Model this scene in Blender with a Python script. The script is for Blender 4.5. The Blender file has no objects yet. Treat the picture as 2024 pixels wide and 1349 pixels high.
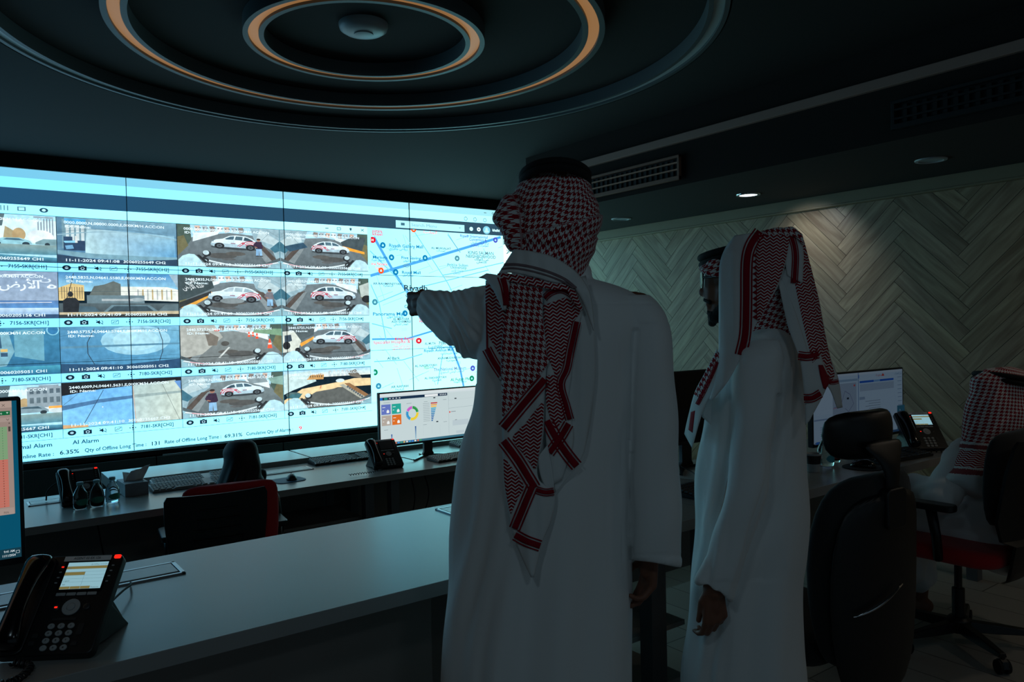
import bpy, bmesh, math, random
from mathutils import Vector, Matrix, Euler, noise
from mathutils.geometry import tessellate_polygon
import numpy as np
PI = math.pi
S = bpy.context.scene
COL = S.collection
V = Vector
# ---------------------------------------------------------------- camera
FPX, YAW, PITCH, ROLL, CH = 1522.23, 0.636656, -0.0185356, -0.0216339, 1.46
WALLY, WALLX = 6.4467, 4.85
_f = V((math.sin(YAW)*math.cos(PITCH), math.cos(YAW)*math.cos(PITCH), math.sin(PITCH)))
_r0 = V((math.cos(YAW), -math.sin(YAW), 0)); _u0 = _r0.cross(_f)
CR = _r0*math.cos(ROLL)+_u0*math.sin(ROLL); CU = -_r0*math.sin(ROLL)+_u0*math.cos(ROLL); CF = _f
CO = V((0, 0, CH))
cam_d = bpy.data.cameras.new('camera'); cam = bpy.data.objects.new('camera', cam_d); COL.objects.link(cam)
cam_d.sensor_width = 36; cam_d.lens = FPX/2024*36; cam_d.clip_start = 0.02; cam_d.clip_end = 60
m = Matrix((CR, CU, -CF)).transposed().to_4x4(); m.translation = CO; cam.matrix_world = m
S.camera = cam
S.view_settings.view_transform = 'Standard'; S.view_settings.look = 'None'
S.view_settings.exposure = 0.0; S.view_settings.gamma = 1.0; S.view_settings.use_curve_mapping = False
w = bpy.data.worlds.new('world'); S.world = w; w.use_nodes = True
w.node_tree.nodes['Background'].inputs[0].default_value = (0.32, 0.5, 0.62, 1)
w.node_tree.nodes['Background'].inputs[1].default_value = 0.12
def at(px, py, d):
    return CO + (CF + CR*((px-1012)/FPX) - CU*((py-674.5)/FPX))*d
def onp(px, py, ax, val):
    d = CF + CR*((px-1012)/FPX) - CU*((py-674.5)/FPX)
    return CO + d*((val-CO[ax])/d[ax])
# unseen fill lamps added behind the camera to brighten backs and near desk
for lx, ly, le in ((.4, -.9, 2.4), (2.6, -.7, .9), (-.7, .35, 3.0)):
    L = bpy.data.lights.new('rear_fill_lamp', 'AREA'); L.shape = 'DISK'; L.size = .35; L.energy = le; L.color = (.62, .86, 1)
    lo = bpy.data.objects.new('rear_fill_lamp', L); COL.objects.link(lo); lo.location = (lx, ly, 2.74); lo.rotation_euler = (math.radians(28), 0, 0)
for lx, ly, le in ((4.25, .75, 1.1), (4.2, -.5, 1.6)):      # soffit downlights continuing behind the frame
    L = bpy.data.lights.new('soffit_lamp', 'AREA'); L.shape = 'DISK'; L.size = .12; L.energy = le; L.color = (1, .86, .68)
    lo = bpy.data.objects.new('soffit_lamp', L); COL.objects.link(lo); lo.location = (lx, ly, 2.295)
# ---------------------------------------------------------------- helpers
def lin(c):
    return tuple((x/255/12.92 if x/255 <= .04045 else ((x/255+.055)/1.055)**2.4) for x in c)
def setprops(o, label=None, cat=None, group=None, kind=None):
    for k, v_ in (('label', label), ('category', cat), ('group', group), ('kind', kind)):
        if v_: o[k] = v_
    return o
def thing(name, label, cat, loc=(0, 0, 0), rz=0, group=None):
    o = bpy.data.objects.new(name, None); COL.objects.link(o); o.empty_display_size = .05
    o.location = loc; o.rotation_euler = (0, 0, rz)
    return setprops(o, label, cat, group)
def copy_tree(o, parent=None):
    c = o.copy(); COL.objects.link(c)
    if parent: c.parent = parent
    for ch in list(o.children): copy_tree(ch, c)
    return c
class MB:
    def __init__(s): s.v = []; s.f = []; s.m = []; s.uv = []; s.c = []; s.T = Matrix()
    def pt(s, p): s.v.append(s.T @ V(p)); return len(s.v)-1
    def face(s, idx, mi=0, uv=None, col=None): s.f.append(tuple(idx)); s.m.append(mi); s.uv.append(uv); s.c.append(col)
    def box(s, c, d, mi=0, R=None):
        hx, hy, hz = d[0]/2, d[1]/2, d[2]/2; c = V(c); b = len(s.v)
        for z in (-hz, hz):
            for x, y in ((-hx, -hy), (hx, -hy), (hx, hy), (-hx, hy)):
                q = V((x, y, z)); q = R @ q if R else q; s.pt(c+q)
        for q in ((3, 2, 1, 0), (4, 5, 6, 7), (0, 1, 5, 4), (1, 2, 6, 5), (2, 3, 7, 6), (3, 0, 4, 7)): s.face([b+i for i in q], mi)
        return s
    def rings(s, R, mi=0, close=True, cap=True, uvf=None):
        b = len(s.v); n = len(R[0])
        for r in R:
            for p in r: s.pt(p)
        for i in range(len(R)-1):
            for j in range(n if close else n-1):
                k = (j+1) % n
                idx = (b+i*n+j, b+i*n+k, b+(i+1)*n+k, b+(i+1)*n+j)
                uv = None
                if uvf:
                    j1 = j+1
                    uv = (uvf(i, j), uvf(i, j1), uvf(i+1, j1), uvf(i+1, j))
                s.face(idx, mi, uv)
        if cap and close:
            s.face([b+j for j in range(n)][::-1], mi); e = b+(len(R)-1)*n; s.face([e+j for j in range(n)], mi)
        return s
    def tube(s, pts, r, n=10, mi=0, cap=True, flat=1.0):
        pts = [V(p) for p in pts]; R = []; up = V((0, 0, 1)); pr = None
        for i, p in enumerate(pts):
            t = (pts[min(i+1, len(pts)-1)]-pts[max(i-1, 0)]).normalized()
            if pr is None:
                a = up if abs(t.z) < .9 else V((1, 0, 0)); x = t.cross(a).normalized()
            else: x = (pr-t*pr.dot(t)).normalized()
            pr = x; y = t.cross(x); rr = r[i] if isinstance(r, (list, tuple)) else r
            R.append([p+x*math.cos(2*PI*j/n)*rr+y*math.sin(2*PI*j/n)*rr*flat for j in range(n)])
        return s.rings(R, mi, True, cap)
    def cyl(s, a, b, r, n=20, mi=0, r2=None): return s.tube([a, b], [r, r if r2 is None else r2], n, mi)
    def lathe(s, prof, n=24, c=(0, 0, 0), mi=0, cap=True):
        c = V(c); return s.rings([[c+V((r*math.cos(2*PI*j/n), r*math.sin(2*PI*j/n), z)) for j in range(n)] for r, z in prof], mi, True, cap)
    def prism(s, poly, z0, z1, mi=0, f=None):
        f = f or (lambda x, y, z: V((x, y, z)))
        return s.rings([[f(x, y, z0) for x, y in poly], [f(x, y, z1) for x, y in poly]], mi)
    def ell(s, c, r, R=None, nu=20, nv=12, mi=0):
        c = V(c); RR = []
        for i in range(nv+1):
            a = -PI/2+PI*i/nv; a = max(-PI/2+.02, min(PI/2-.02, a)); ring = []
            for j in range(nu):
                q = V((r[0]*math.cos(a)*math.cos(2*PI*j/nu), r[1]*math.cos(a)*math.sin(2*PI*j/nu), r[2]*math.sin(a)))
                ring.append(c+(R @ q if R else q))
            RR.append(ring)
        return s.rings(RR, mi)
    def grid(s, fn, nu, nv, mi=0, uvf=None):
        b = len(s.v)
        for i in range(nv+1):
            for j in range(nu+1): s.pt(fn(j/nu, i/nv))
        for i in range(nv):
            for j in range(nu):
                a = b+i*(nu+1)+j
                uv = None
                if uvf: uv = (uvf(j/nu, i/nv), uvf((j+1)/nu, i/nv), uvf((j+1)/nu, (i+1)/nv), uvf(j/nu, (i+1)/nv))
                s.face((a, a+1, a+nu+2, a+nu+1), mi, uv)
        return s
    def mesh(s, name, mats, smooth=False):
        me = bpy.data.meshes.new(name); me.from_pydata([tuple(p) for p in s.v], [], s.f)
        for m_ in (mats if isinstance(mats, (list, tuple)) else [mats]): me.materials.append(m_)
        me.polygons.foreach_set('material_index', s.m)
        if any(u is not None for u in s.uv):
            ul = me.uv_layers.new(name='UVMap'); k = 0; arr = []
            for fi, f_ in enumerate(s.f):
                u = s.uv[fi]
                for q in range(len(f_)): arr += list(u[q]) if u is not None else [0, 0]
            ul.data.foreach_set('uv', arr)
        if any(c is not None for c in s.c):
            ca = me.color_attributes.new('Col', 'FLOAT_COLOR', 'CORNER'); arr = []
            for fi, f_ in enumerate(s.f):
                c = s.c[fi] or (1, 1, 1)
                for q in range(len(f_)):
                    cc = c[q] if isinstance(c, list) else c
                    arr += [cc[0], cc[1], cc[2], 1.0]
            ca.data.foreach_set('color', arr)
        if smooth: me.polygons.foreach_set('use_smooth', [True]*len(me.polygons))
        me.update(); return me
def obj(name, mb, mats, parent=None, smooth=False, bevel=0, seg=2, auto=None, world=False, sub=0, solid=0, label=None):
    if world and parent:                       # geometry given in world space, thing not rotated
        off = parent.location; mb.v = [p-off for p in mb.v]
    me = mb.mesh(name, mats, smooth or auto is not None)
    o = bpy.data.objects.new(name, me); COL.objects.link(o)
    if parent: o.parent = parent
    if auto is not None:
        me.set_sharp_from_angle(angle=math.radians(auto))
    if solid:
        q = o.modifiers.new('solid', 'SOLIDIFY'); q.thickness = solid; q.offset = 0
    if bevel:
        q = o.modifiers.new('bevel', 'BEVEL'); q.width = bevel; q.segments = seg; q.limit_method = 'ANGLE'; q.angle_limit = math.radians(40)
        me.polygons.foreach_set('use_smooth', [True]*len(me.polygons)); q.harden_normals = True
    if sub:
        q = o.modifiers.new('sub', 'SUBSURF'); q.levels = sub; q.render_levels = sub
    if label: o['label'] = label
    return o
def struct(name, mb, mats, **k):
    o = obj(name, mb, mats, **k); o['kind'] = 'structure'; return o
def catmull(pts, n):
    P = [V(p) if len(p) == 3 else V((p[0], p[1], 0)) for p in pts]; out = []
    P = [P[0]*2-P[1]]+P+[P[-1]*2-P[-2]]
    m_ = len(P)-3
    for i in range(n+1):
        t = i/n*m_; k = min(int(t), m_-1); t -= k; a, b, c, d = P[k:k+4]
        out.append(((b*2)+(c-a)*t+(a*2-b*5+c*4-d)*t*t+(b*3-a-c*3+d)*t**3)*.5)
    return out
def rrect(w_, h_, r, n=5, cx=0, cy=0):
    out = []
    for (sx, sy, a0) in ((1, 1, 0), (-1, 1, PI/2), (-1, -1, PI), (1, -1, 1.5*PI)):
        for i in range(n+1):
            a = a0+PI/2*i/n; out.append((cx+sx*(w_/2-r)+r*math.cos(a), cy+sy*(h_/2-r)+r*math.sin(a)))
    return out
# ---------------------------------------------------------------- materials
def mat(name, col, rough=.5, metal=0, spec=.5, em=None, es=0, bump=0, bscale=200, var=0, vscale=8, alpha=None, trans=0, coat=0, sheen=0):
    m_ = bpy.data.materials.new(name); m_.use_nodes = True; nt = m_.node_tree; b = nt.nodes['Principled BSDF']
    c = lin(col) if max(col) > 1.001 else col
    b.inputs['Base Color'].default_value = (*c, 1); b.inputs['Roughness'].default_value = rough; b.inputs['Metallic'].default_value = metal
    b.inputs['Specular IOR Level'].default_value = spec
    if em: b.inputs['Emission Color'].default_value = (*lin(em), 1); b.inputs['Emission Strength'].default_value = es
    if trans: b.inputs['Transmission Weight'].default_value = trans
    if coat: b.inputs['Coat Weight'].default_value = coat
    if sheen: b.inputs['Sheen Weight'].default_value = sheen
    tc = None
    if bump or var: tc = nt.nodes.new('ShaderNodeTexCoord')
    if var:
        n_ = nt.nodes.new('ShaderNodeTexNoise'); n_.inputs['Scale'].default_value = vscale; n_.inputs['Detail'].default_value = 4
        nt.links.new(tc.outputs['Object'], n_.inputs['Vector'])
        r = nt.nodes.new('ShaderNodeMapRange'); r.inputs['To Min'].default_value = 1-var; r.inputs['To Max'].default_value = 1+var
        nt.links.new(n_.outputs['Fac'], r.inputs['Value'])
        mx = nt.nodes.new('ShaderNodeVectorMath'); mx.operation = 'SCALE'; mx.inputs[0].default_value = c
        nt.links.new(r.outputs['Result'], mx.inputs['Scale']); nt.links.new(mx.outputs[0], b.inputs['Base Color'])
    if bump:
        n_ = nt.nodes.new('ShaderNodeTexNoise'); n_.inputs['Scale'].default_value = bscale; n_.inputs['Detail'].default_value = 3
        nt.links.new(tc.outputs['Object'], n_.inputs['Vector'])
        bp = nt.nodes.new('ShaderNodeBump'); bp.inputs['Strength'].default_value = bump; bp.inputs['Distance'].default_value = .002
        nt.links.new(n_.outputs['Fac'], bp.inputs['Height']); nt.links.new(bp.outputs['Normal'], b.inputs['Normal'])
    return m_
def emit_vc(name, strength=1.0, nz=0, nscale=20, sampling=True, boost=None):
    m_ = bpy.data.materials.new(name); m_.use_nodes = True; nt = m_.node_tree; nt.nodes.clear()
    out = nt.nodes.new('ShaderNodeOutputMaterial'); e = nt.nodes.new('ShaderNodeEmission'); a = nt.nodes.new('ShaderNodeVertexColor'); a.layer_name = 'Col'
    e.inputs['Strength'].default_value = strength
    src = a.outputs['Color']
    if nz:
        tc = nt.nodes.new('ShaderNodeTexCoord'); n_ = nt.nodes.new('ShaderNodeTexNoise'); n_.inputs['Scale'].default_value = nscale; n_.inputs['Detail'].default_value = 5
        nt.links.new(tc.outputs['Object'], n_.inputs['Vector'])
        r = nt.nodes.new('ShaderNodeMapRange'); r.inputs['From Min'].default_value = .25; r.inputs['From Max'].default_value = .75; r.inputs['To Min'].default_value = 1-nz; r.inputs['To Max'].default_value = 1+nz
        nt.links.new(n_.outputs['Fac'], r.inputs['Value'])
        mx = nt.nodes.new('ShaderNodeVectorMath'); mx.operation = 'SCALE'
        nt.links.new(src, mx.inputs[0]); nt.links.new(r.outputs['Result'], mx.inputs['Scale']); src = mx.outputs[0]
    if boost:                                  # bright cyan pixels of the backlit panel are stronger than they look
        sq = nt.nodes.new('ShaderNodeVectorMath'); sq.operation = 'MULTIPLY'; nt.links.new(src, sq.inputs[0]); nt.links.new(src, sq.inputs[1])
        s4 = nt.nodes.new('ShaderNodeVectorMath'); s4.operation = 'MULTIPLY'; nt.links.new(sq.outputs[0], s4.inputs[0]); nt.links.new(sq.outputs[0], s4.inputs[1]); sq = s4
        ml = nt.nodes.new('ShaderNodeVectorMath'); ml.operation = 'MULTIPLY_ADD'; nt.links.new(sq.outputs[0], ml.inputs[0]); ml.inputs[1].default_value = boost; nt.links.new(src, ml.inputs[2]); src = ml.outputs[0]
    nt.links.new(src, e.inputs['Color']); nt.links.new(e.outputs[0], out.inputs[0])
    m_.cycles.emission_sampling = 'FRONT_BACK' if sampling else 'NONE'
    return m_
def math_node(nt, op, a, b=None, c=None):
    n_ = nt.nodes.new('ShaderNodeMath'); n_.operation = op
    for i, x in enumerate((a, b, c)):
        if x is None: continue
        if isinstance(x, (int, float)): n_.inputs[i].default_value = x
        else: nt.links.new(x, n_.inputs[i])
    return n_.outputs[0]
RED, WHT = (150, 12, 34), (222, 225, 225)
def keff(name, kind, su=1.0, red=RED, wht=WHT):
    """woven red and white headscarf cloth; uv in metres"""
    m_ = bpy.data.materials.new(name); m_.use_nodes = True; nt = m_.node_tree; b = nt.nodes['Principled BSDF']
    b.inputs['Roughness'].default_value = .85; b.inputs['Specular IOR Level'].default_value = .2
    uvn = nt.nodes.new('ShaderNodeUVMap'); sp = nt.nodes.new('ShaderNodeSeparateXYZ'); nt.links.new(uvn.outputs[0], sp.inputs[0])
    M = lambda *a: math_node(nt, *a)
    if kind == 'hound':
        k = 8/(.0148*su)
        nz = nt.nodes.new('ShaderNodeTexNoise'); nz.inputs['Scale'].default_value = 300; nt.links.new(uvn.outputs[0], nz.inputs['Vector'])
        j = M('MULTIPLY', M('SUBTRACT', nz.outputs['Fac'], .5), 1.0)
        x = M('FLOORED_MODULO', M('ADD', M('MULTIPLY', sp.outputs[0], k), j), 8.0); y = M('FLOORED_MODULO', M('ADD', M('MULTIPLY', sp.outputs[1], k), j), 8.0)
        wd = M('LESS_THAN', x, 4.4); ed = M('LESS_THAN', y, 4.4)
        tw = M('LESS_THAN', M('FLOORED_MODULO', M('SUBTRACT', x, y), 4.0), 2.0)
        fac = M('ADD', M('MULTIPLY', wd, tw), M('MULTIPLY', ed, M('SUBTRACT', 1.0, tw)))
    else:
        k = 1/(.0085*su)
        tri = M('PINGPONG', M('MULTIPLY', sp.outputs[0], 1/(.009*su)), 1.0)
        fac = M('LESS_THAN', M('FRACT', M('ADD', M('MULTIPLY', sp.outputs[1], k), M('MULTIPLY', tri, .8))), .62)
    mx = nt.nodes.new('ShaderNodeMix'); mx.data_type = 'RGBA'
    nt.links.new(fac, mx.inputs['Factor']); mx.inputs['A'].default_value = (*lin(wht), 1); mx.inputs['B'].default_value = (*lin(red), 1)
    nt.links.new(mx.outputs['Result'], b.inputs['Base Color'])
    bp = nt.nodes.new('ShaderNodeBump'); bp.inputs['Strength'].default_value = .25; bp.inputs['Distance'].default_value = .001
    nt.links.new(fac, bp.inputs['Height']); nt.links.new(bp.outputs['Normal'], b.inputs['Normal'])
    return m_
M = {}
M['white_top'] = mat('desk_white_laminate', (150, 150, 148), .26, spec=.35, var=.03, vscale=3)
M['edge'] = mat('desk_edge_laminate', (180, 178, 172), .4)
M['desk_dark'] = mat('desk_grey_brown_panel', (138, 130, 124), .6, var=.1, vscale=5)
M['desk_leg'] = mat('desk_leg_steel', (96, 98, 102), .5)
M['black'] = mat('black_plastic', (20, 21, 23), .38, bump=.15, bscale=900)
M['blackg'] = mat('black_gloss_plastic', (14, 15, 17), .16)
M['blackm'] = mat('black_matt', (9, 10, 11), .8)
M['grey'] = mat('grey_plastic', (120, 124, 126), .45)
M['ltgrey'] = mat('light_grey_plastic', (175, 180, 182), .4)
M['metal'] = mat('brushed_metal', (170, 172, 175), .3, metal=1)
M['chrome'] = mat('chrome', (210, 212, 215), .12, metal=1)
M['keys'] = mat('key_black', (38, 40, 43), .45)
M['keysg'] = mat('key_grey', (165, 170, 172), .5)
M['ceil'] = mat('ceiling_charcoal_paint', (44, 37, 33), .95, var=.04, vscale=2)
M['ceil_dark'] = mat('ceiling_black_paint', (30, 32, 34), .7)
M['rim'] = mat('ring_grey_trim', (92, 98, 100), .5)
M['fabblack'] = mat('black_chair_mesh_fabric', (24, 25, 27), .9, bump=.4, bscale=600, sheen=.2)
M['fabred'] = mat('red_chair_fabric', (190, 20, 30), .85, bump=.4, bscale=700, sheen=.2)
M['thobe'] = mat('white_thobe_cotton', (236, 238, 238), .8, spec=.25, bump=.08, bscale=1500, sheen=.15)
M['skin'] = mat('skin', (128, 82, 62), .55, var=.08, vscale=20)
M['beard'] = mat('beard_hair', (16, 13, 12), .8, bump=.8, bscale=500)
M['agal'] = mat('black_cord_wool', (8, 8, 10), .85, bump=.5, bscale=700)
M['scarfw'] = mat('headscarf_white_cotton', (222, 225, 225), .85, spec=.2, bump=.06, bscale=1500)
M['scarfr'] = mat('headscarf_red_stripe', (150, 16, 38), .85, spec=.2, bump=.06, bscale=1500)
M['hound'] = keff('headscarf_houndstooth_weave', 'hound')
M['hound2'] = keff('headscarf_fine_houndstooth_weave', 'hound', .8)
M['herr'] = keff('headscarf_herringbone_weave', 'herr')
M['hijab'] = mat('black_hijab_cloth', (14, 15, 18), .7, bump=.1, bscale=400)
M['wood'] = None
M['redled'] = mat('red_led', (120, 5, 5), .4, em=(255, 40, 25), es=1.0)
M['em'] = emit_vc('display_pixels', 1.0, sampling=False)
M['emw'] = emit_vc('display_page', 1.0, sampling=True, boost=(1.5, 2.1, 1.6))
M['feed'] = emit_vc('display_camera_picture', 1.5, nz=.22, nscale=26, sampling=False)
def glass(name, col, rough=.02):
    m_ = bpy.data.materials.new(name); m_.use_nodes = True; b = m_.node_tree.nodes['Principled BSDF']
    b.inputs['Base Color'].default_value = (*lin(col), 1); b.inputs['Roughness'].default_value = rough; b.inputs['Transmission Weight'].default_value = 1; b.inputs['IOR'].default_value = 1.35
    return m_
M['ink'] = mat('printed_ink', (40, 44, 46), .6)
_nt = M['ink'].node_tree; _vc = _nt.nodes.new('ShaderNodeVertexColor'); _vc.layer_name = 'Col'; _nt.links.new(_vc.outputs['Color'], _nt.nodes['Principled BSDF'].inputs['Base Color'])
M['glass'] = glass('clear_plastic', (225, 240, 242))
M['lens'] = glass('spectacle_lens', (200, 215, 220))
# ---------------------------------------------------------------- flat display drawing
_tc = {}
def glyphs(txt, bold=False):
    if (txt, bold) in _tc: return _tc[(txt, bold)]
    cu = bpy.data.curves.new('t', 'FONT'); cu.body = txt; cu.size = 1; cu.resolution_u = 2
    if bold: cu.offset = .018
    o = bpy.data.objects.new('t', cu); COL.objects.link(o)
    dg = bpy.context.evaluated_depsgraph_get(); me = bpy.data.meshes.new_from_object(o.evaluated_get(dg))
    vs = [(v.co.x, v.co.y) for v in me.vertices]; fs = [tuple(p.vertices) for p in me.polygons]
    bpy.data.objects.remove(o); bpy.data.curves.remove(cu); bpy.data.meshes.remove(me)
    wd = max([v[0] for v in vs], default=1)
    _tc[(txt, bold)] = (vs, fs, wd); return _tc[(txt, bold)]
class Paint:
    """draws flat coloured shapes on a display plane: origin top-left, x right, y down, in metres"""
    def __init__(s, org, ex, ey, nrm, step=.0004):
        s.o = V(org); s.ex = V(ex); s.ey = V(ey); s.n = V(nrm); s.k = 0; s.lift = 0; s.st = step; s.mb = MB(); s.clip = None; s.M = None; s.lay = {}
    def P(s, x, y): return s.o+s.ex*x+s.ey*y+s.n*(s.st*s.k)
    def tf(s, x, y): return s.M(x, y) if s.M else (x, y)
    def poly(s, pts, col, k=None, raw=False):
        s.k += 1
        pts = [s.tf(*p[:2]) for p in pts]
        if s.lift: col = [tuple(x*.88+s.lift for x in c) for c in col] if isinstance(col, list) else tuple(x*.88+s.lift for x in col)
        cols = [lin(c) for c in col] if isinstance(col, list) else [lin(col)]*len(pts)
        Q = [(p[0], p[1], c) for p, c in zip(pts, cols)]
        if s.clip:
            x0, y0, x1, y1 = s.clip
            for ax, lim, sg in ((0, x0, 1), (0, x1, -1), (1, y0, 1), (1, y1, -1)):
                R = []
                for i in range(len(Q)):
                    a, b = Q[i-1], Q[i]; da, db = (a[ax]-lim)*sg, (b[ax]-lim)*sg
                    if (da >= 0) != (db >= 0):
                        t = da/(da-db); R.append((a[0]+(b[0]-a[0])*t, a[1]+(b[1]-a[1])*t, tuple(a[2][i_]+(b[2][i_]-a[2][i_])*t for i_ in range(3))))
                    if db >= 0: R.append(b)
                Q = R
                if len(Q) < 3: return
        b0 = len(s.mb.v)
        for q in Q: s.mb.pt(s.P(q[0], q[1]))
        if len(Q) <= 4: s.mb.face([b0+i for i in range(len(Q))], 0, None, [q[2] for q in Q]); return
        for t in tessellate_polygon([[V((q[0], q[1], 0)) for q in Q]]):
            s.mb.face([b0+i for i in t], 0, None, [Q[i][2] for i in t])
    def rect(s, x0, y0, x1, y1, col): s.poly([(x0, y0), (x1, y0), (x1, y1), (x0, y1)], col)
    def ell(s, cx, cy, rx, ry, col, n=20, a0=0, a1=2*PI):
        s.poly([(cx+rx*math.cos(a0+(a1-a0)*i/n), cy+ry*math.sin(a0+(a1-a0)*i/n)) for i in range(n if a1-a0 > 6.2 else n+1)], col)
    def line(s, pts, wd, col):
        for (x0, y0), (x1, y1) in zip(pts, pts[1:]):
            dx, dy = x1-x0, y1-y0; L = math.hypot(dx, dy) or 1; nx, ny = -dy/L*wd/2, dx/L*wd/2
            s.poly([(x0+nx, y0+ny), (x1+nx, y1+ny), (x1-nx, y1-ny), (x0-nx, y0-ny)], col); s.k -= 1
        s.k += 1
    def arc(s, cx, cy, rx, ry, wd, col, a0=0, a1=2*PI, n=16):
        s.line([(cx+rx*math.cos(a0+(a1-a0)*i/n), cy+ry*math.sin(a0+(a1-a0)*i/n)) for i in range(n+1)], wd, col)
    def text(s, x, y, txt, h, col, width=None, bold=False, align='l', rot=0):
        vs, fs, wd = glyphs(txt, bold); s.k += 1; sc = h/.72; sx = sc if width is None else width/wd
        tw = wd*sx; ox = {'l': 0, 'c': -tw/2, 'r': -tw}[align]; ca, sa = math.cos(rot), math.sin(rot)
        b0 = len(s.mb.v); c = lin(col)
        for (a, b) in vs:
            a_, b_ = ox+a*sx, -b*sc; s.mb.pt(s.P(*s.tf(x+a_*ca-b_*sa, y+a_*sa+b_*ca)))
        for f in fs: s.mb.face([b0+i for i in f], 0, None, [c]*len(f))
# ================================================================ ROOM
BYE = 4.72
CZ, RZ, SZ, BX = 2.76, 2.83, 2.305, 3.66       # ceiling, raised disc, soffit, bulkhead face
def wood_uv(name, c1, c2, rough=.5):
    m_ = bpy.data.materials.new(name); m_.use_nodes = True; nt = m_.node_tree; b = nt.nodes['Principled BSDF']
    uv = nt.nodes.new('ShaderNodeUVMap'); mp = nt.nodes.new('ShaderNodeMapping'); mp.inputs['Scale'].default_value = (2.2, 22, 1)
    nt.links.new(uv.outputs[0], mp.inputs[0])
    n1 = nt.nodes.new('ShaderNodeTexNoise'); n1.inputs['Scale'].default_value = 1; n1.inputs['Detail'].default_value = 6; n1.inputs['Distortion'].default_value = 1.2
    nt.links.new(mp.outputs[0], n1.inputs['Vector'])
    cr = nt.nodes.new('ShaderNodeValToRGB'); cr.color_ramp.elements[0].position = .32; cr.color_ramp.elements[1].position = .68
    cr.color_ramp.elements[0].color = (*lin(c1), 1); cr.color_ramp.elements[1].color = (*lin(c2), 1)
    nt.links.new(n1.outputs['Fac'], cr.inputs[0])
    vc = nt.nodes.new('ShaderNodeVertexColor'); vc.layer_name = 'Col'
    mx = nt.nodes.new('ShaderNodeVectorMath'); mx.operation = 'MULTIPLY'; nt.links.new(cr.outputs[0], mx.inputs[0]); nt.links.new(vc.outputs[0], mx.inputs[1])
    nt.links.new(mx.outputs[0], b.inputs['Base Color']); b.inputs['Roughness'].default_value = rough
    return m_
def poly_clip(Q, lims):
    for ax, lim, sg in lims:
        R = []
        for i in range(len(Q)):
            a, b = Q[i-1], Q[i]; da, db = (a[ax]-lim)*sg, (b[ax]-lim)*sg
            if (da >= 0) != (db >= 0):
                t = da/(da-db); R.append(tuple(a[k]+(b[k]-a[k])*t for k in range(2)))
            if db >= 0: R.append(b)
        Q = R
        if len(Q) < 3: return []
    return Q
rnd = random.Random(4)
X0, Y0 = -4.0, -3.2
# floor
mb = MB(); mb.box(((X0+WALLX)/2, (Y0+2.9)/2, -.12), (WALLX-X0+.2, 2.9-Y0, .24)); mb.box(((X0+WALLX)/2, 4.75, -.243), (WALLX-X0+.2, 3.7, .06))
fm = bpy.data.materials.new('floor_grey_wood_planks'); fm.use_nodes = True; nt = fm.node_tree; b = nt.nodes['Principled BSDF']; b.inputs['Roughness'].default_value = .35
tc = nt.nodes.new('ShaderNodeTexCoord'); mp = nt.nodes.new('ShaderNodeMapping'); mp.inputs['Rotation'].default_value = (0, 0, PI/2)
br = nt.nodes.new('ShaderNodeTexBrick'); br.inputs['Scale'].default_value = 1; br.inputs['Brick Width'].default_value = 1.2; br.inputs['Row Height'].default_value = .2; br.inputs['Mortar Size'].default_value = .003
br.inputs['Color1'].default_value = (*lin((165, 162, 156)), 1); br.inputs['Color2'].default_value = (*lin((148, 145, 140)), 1); br.inputs['Mortar'].default_value = (*lin((80, 78, 75)), 1)
nt.links.new(tc.outputs['Object'], mp.inputs[0]); nt.links.new(mp.outputs[0], br.inputs['Vector']); nt.links.new(br.outputs['Color'], b.inputs['Base Color'])
struct('floor', mb, fm)
# walls
mb = MB(); mb.box(((X0+WALLX)/2, 6.6, 1.25), (WALLX-X0+.2, .1, 3.1)); struct('wall_back', mb, M['blackm'])
mb = MB(); mb.box((X0-.05, 1.7, 1.25), (.1, 9.9, 3.1)); struct('wall_left', mb, M['ceil_dark'])
wm = wood_uv('herringbone_oak_planks', (140, 115, 90), (186, 164, 134), .36)
mb = MB(); mb.box((WALLX+.06, 1.7, 1.25), (.08, 9.9, 3.1), 1)
W_, L_ = .09, .54; s2 = math.sqrt(.5); X_ = WALLX
for i in range(-60, 60):
    for j in range(-14, 14):
        for kind in (0, 1):
            ox, oy = i*W_+j*L_, i*W_-j*L_
            g = .0012
            if kind == 0: R_ = [(0+g, 0+g), (L_-g, 0+g), (L_-g, W_-g), (g, W_-g)]
            else: R_ = [(L_+g, W_-L_+g), (L_+W_-g, W_-L_+g), (L_+W_-g, W_-g), (L_+g, W_-g)]
            Q = []
            for (a, c) in R_:
                a += ox; c += oy; Q.append(((a-c)*s2+4.39, (a+c)*s2+.04))
            Q0 = Q; Q = poly_clip(Q, ((0, -1.5, 1), (0, 6.54, -1), (1, -.2, 1), (1, 2.25, -1)))
            if not Q: continue
            sd = (i*37+j*91+kind*13) % 1000
            tone = .88+.24*rnd.random(); rr = (tone, tone*(.98+.04*rnd.random()), tone*(.95+.08*rnd.random()))
            n0 = len(mb.v); n = len(Q)
            for y, z in Q: mb.v.append(V((X_, y, z)))
            for y, z in Q: mb.v.append(V((X_+.022, y, z)))
            uvs = []
            for y, z in Q:
                a = (y+z)*s2; c = (z-y)*s2
                uvs.append((a+sd*.37, c+sd*.11) if kind == 0 else (c+sd*.37, a+sd*.11))
            mb.face([n0+k for k in range(n)], 0, uvs, rr)
            for k in range(n):
                k2 = (k+1) % n; mb.face([n0+k, n0+k2, n0+n+k2, n0+n+k], 0, [uvs[k]]*4, (tone*.5,)*3)
dk = mat('wall_backing_board', (60, 50, 40), .8)
struct('wall_right', mb, [wm, dk])
cw = mat('cornice_pale_oak', (150, 134, 108), .45, var=.06, vscale=6)
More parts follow.
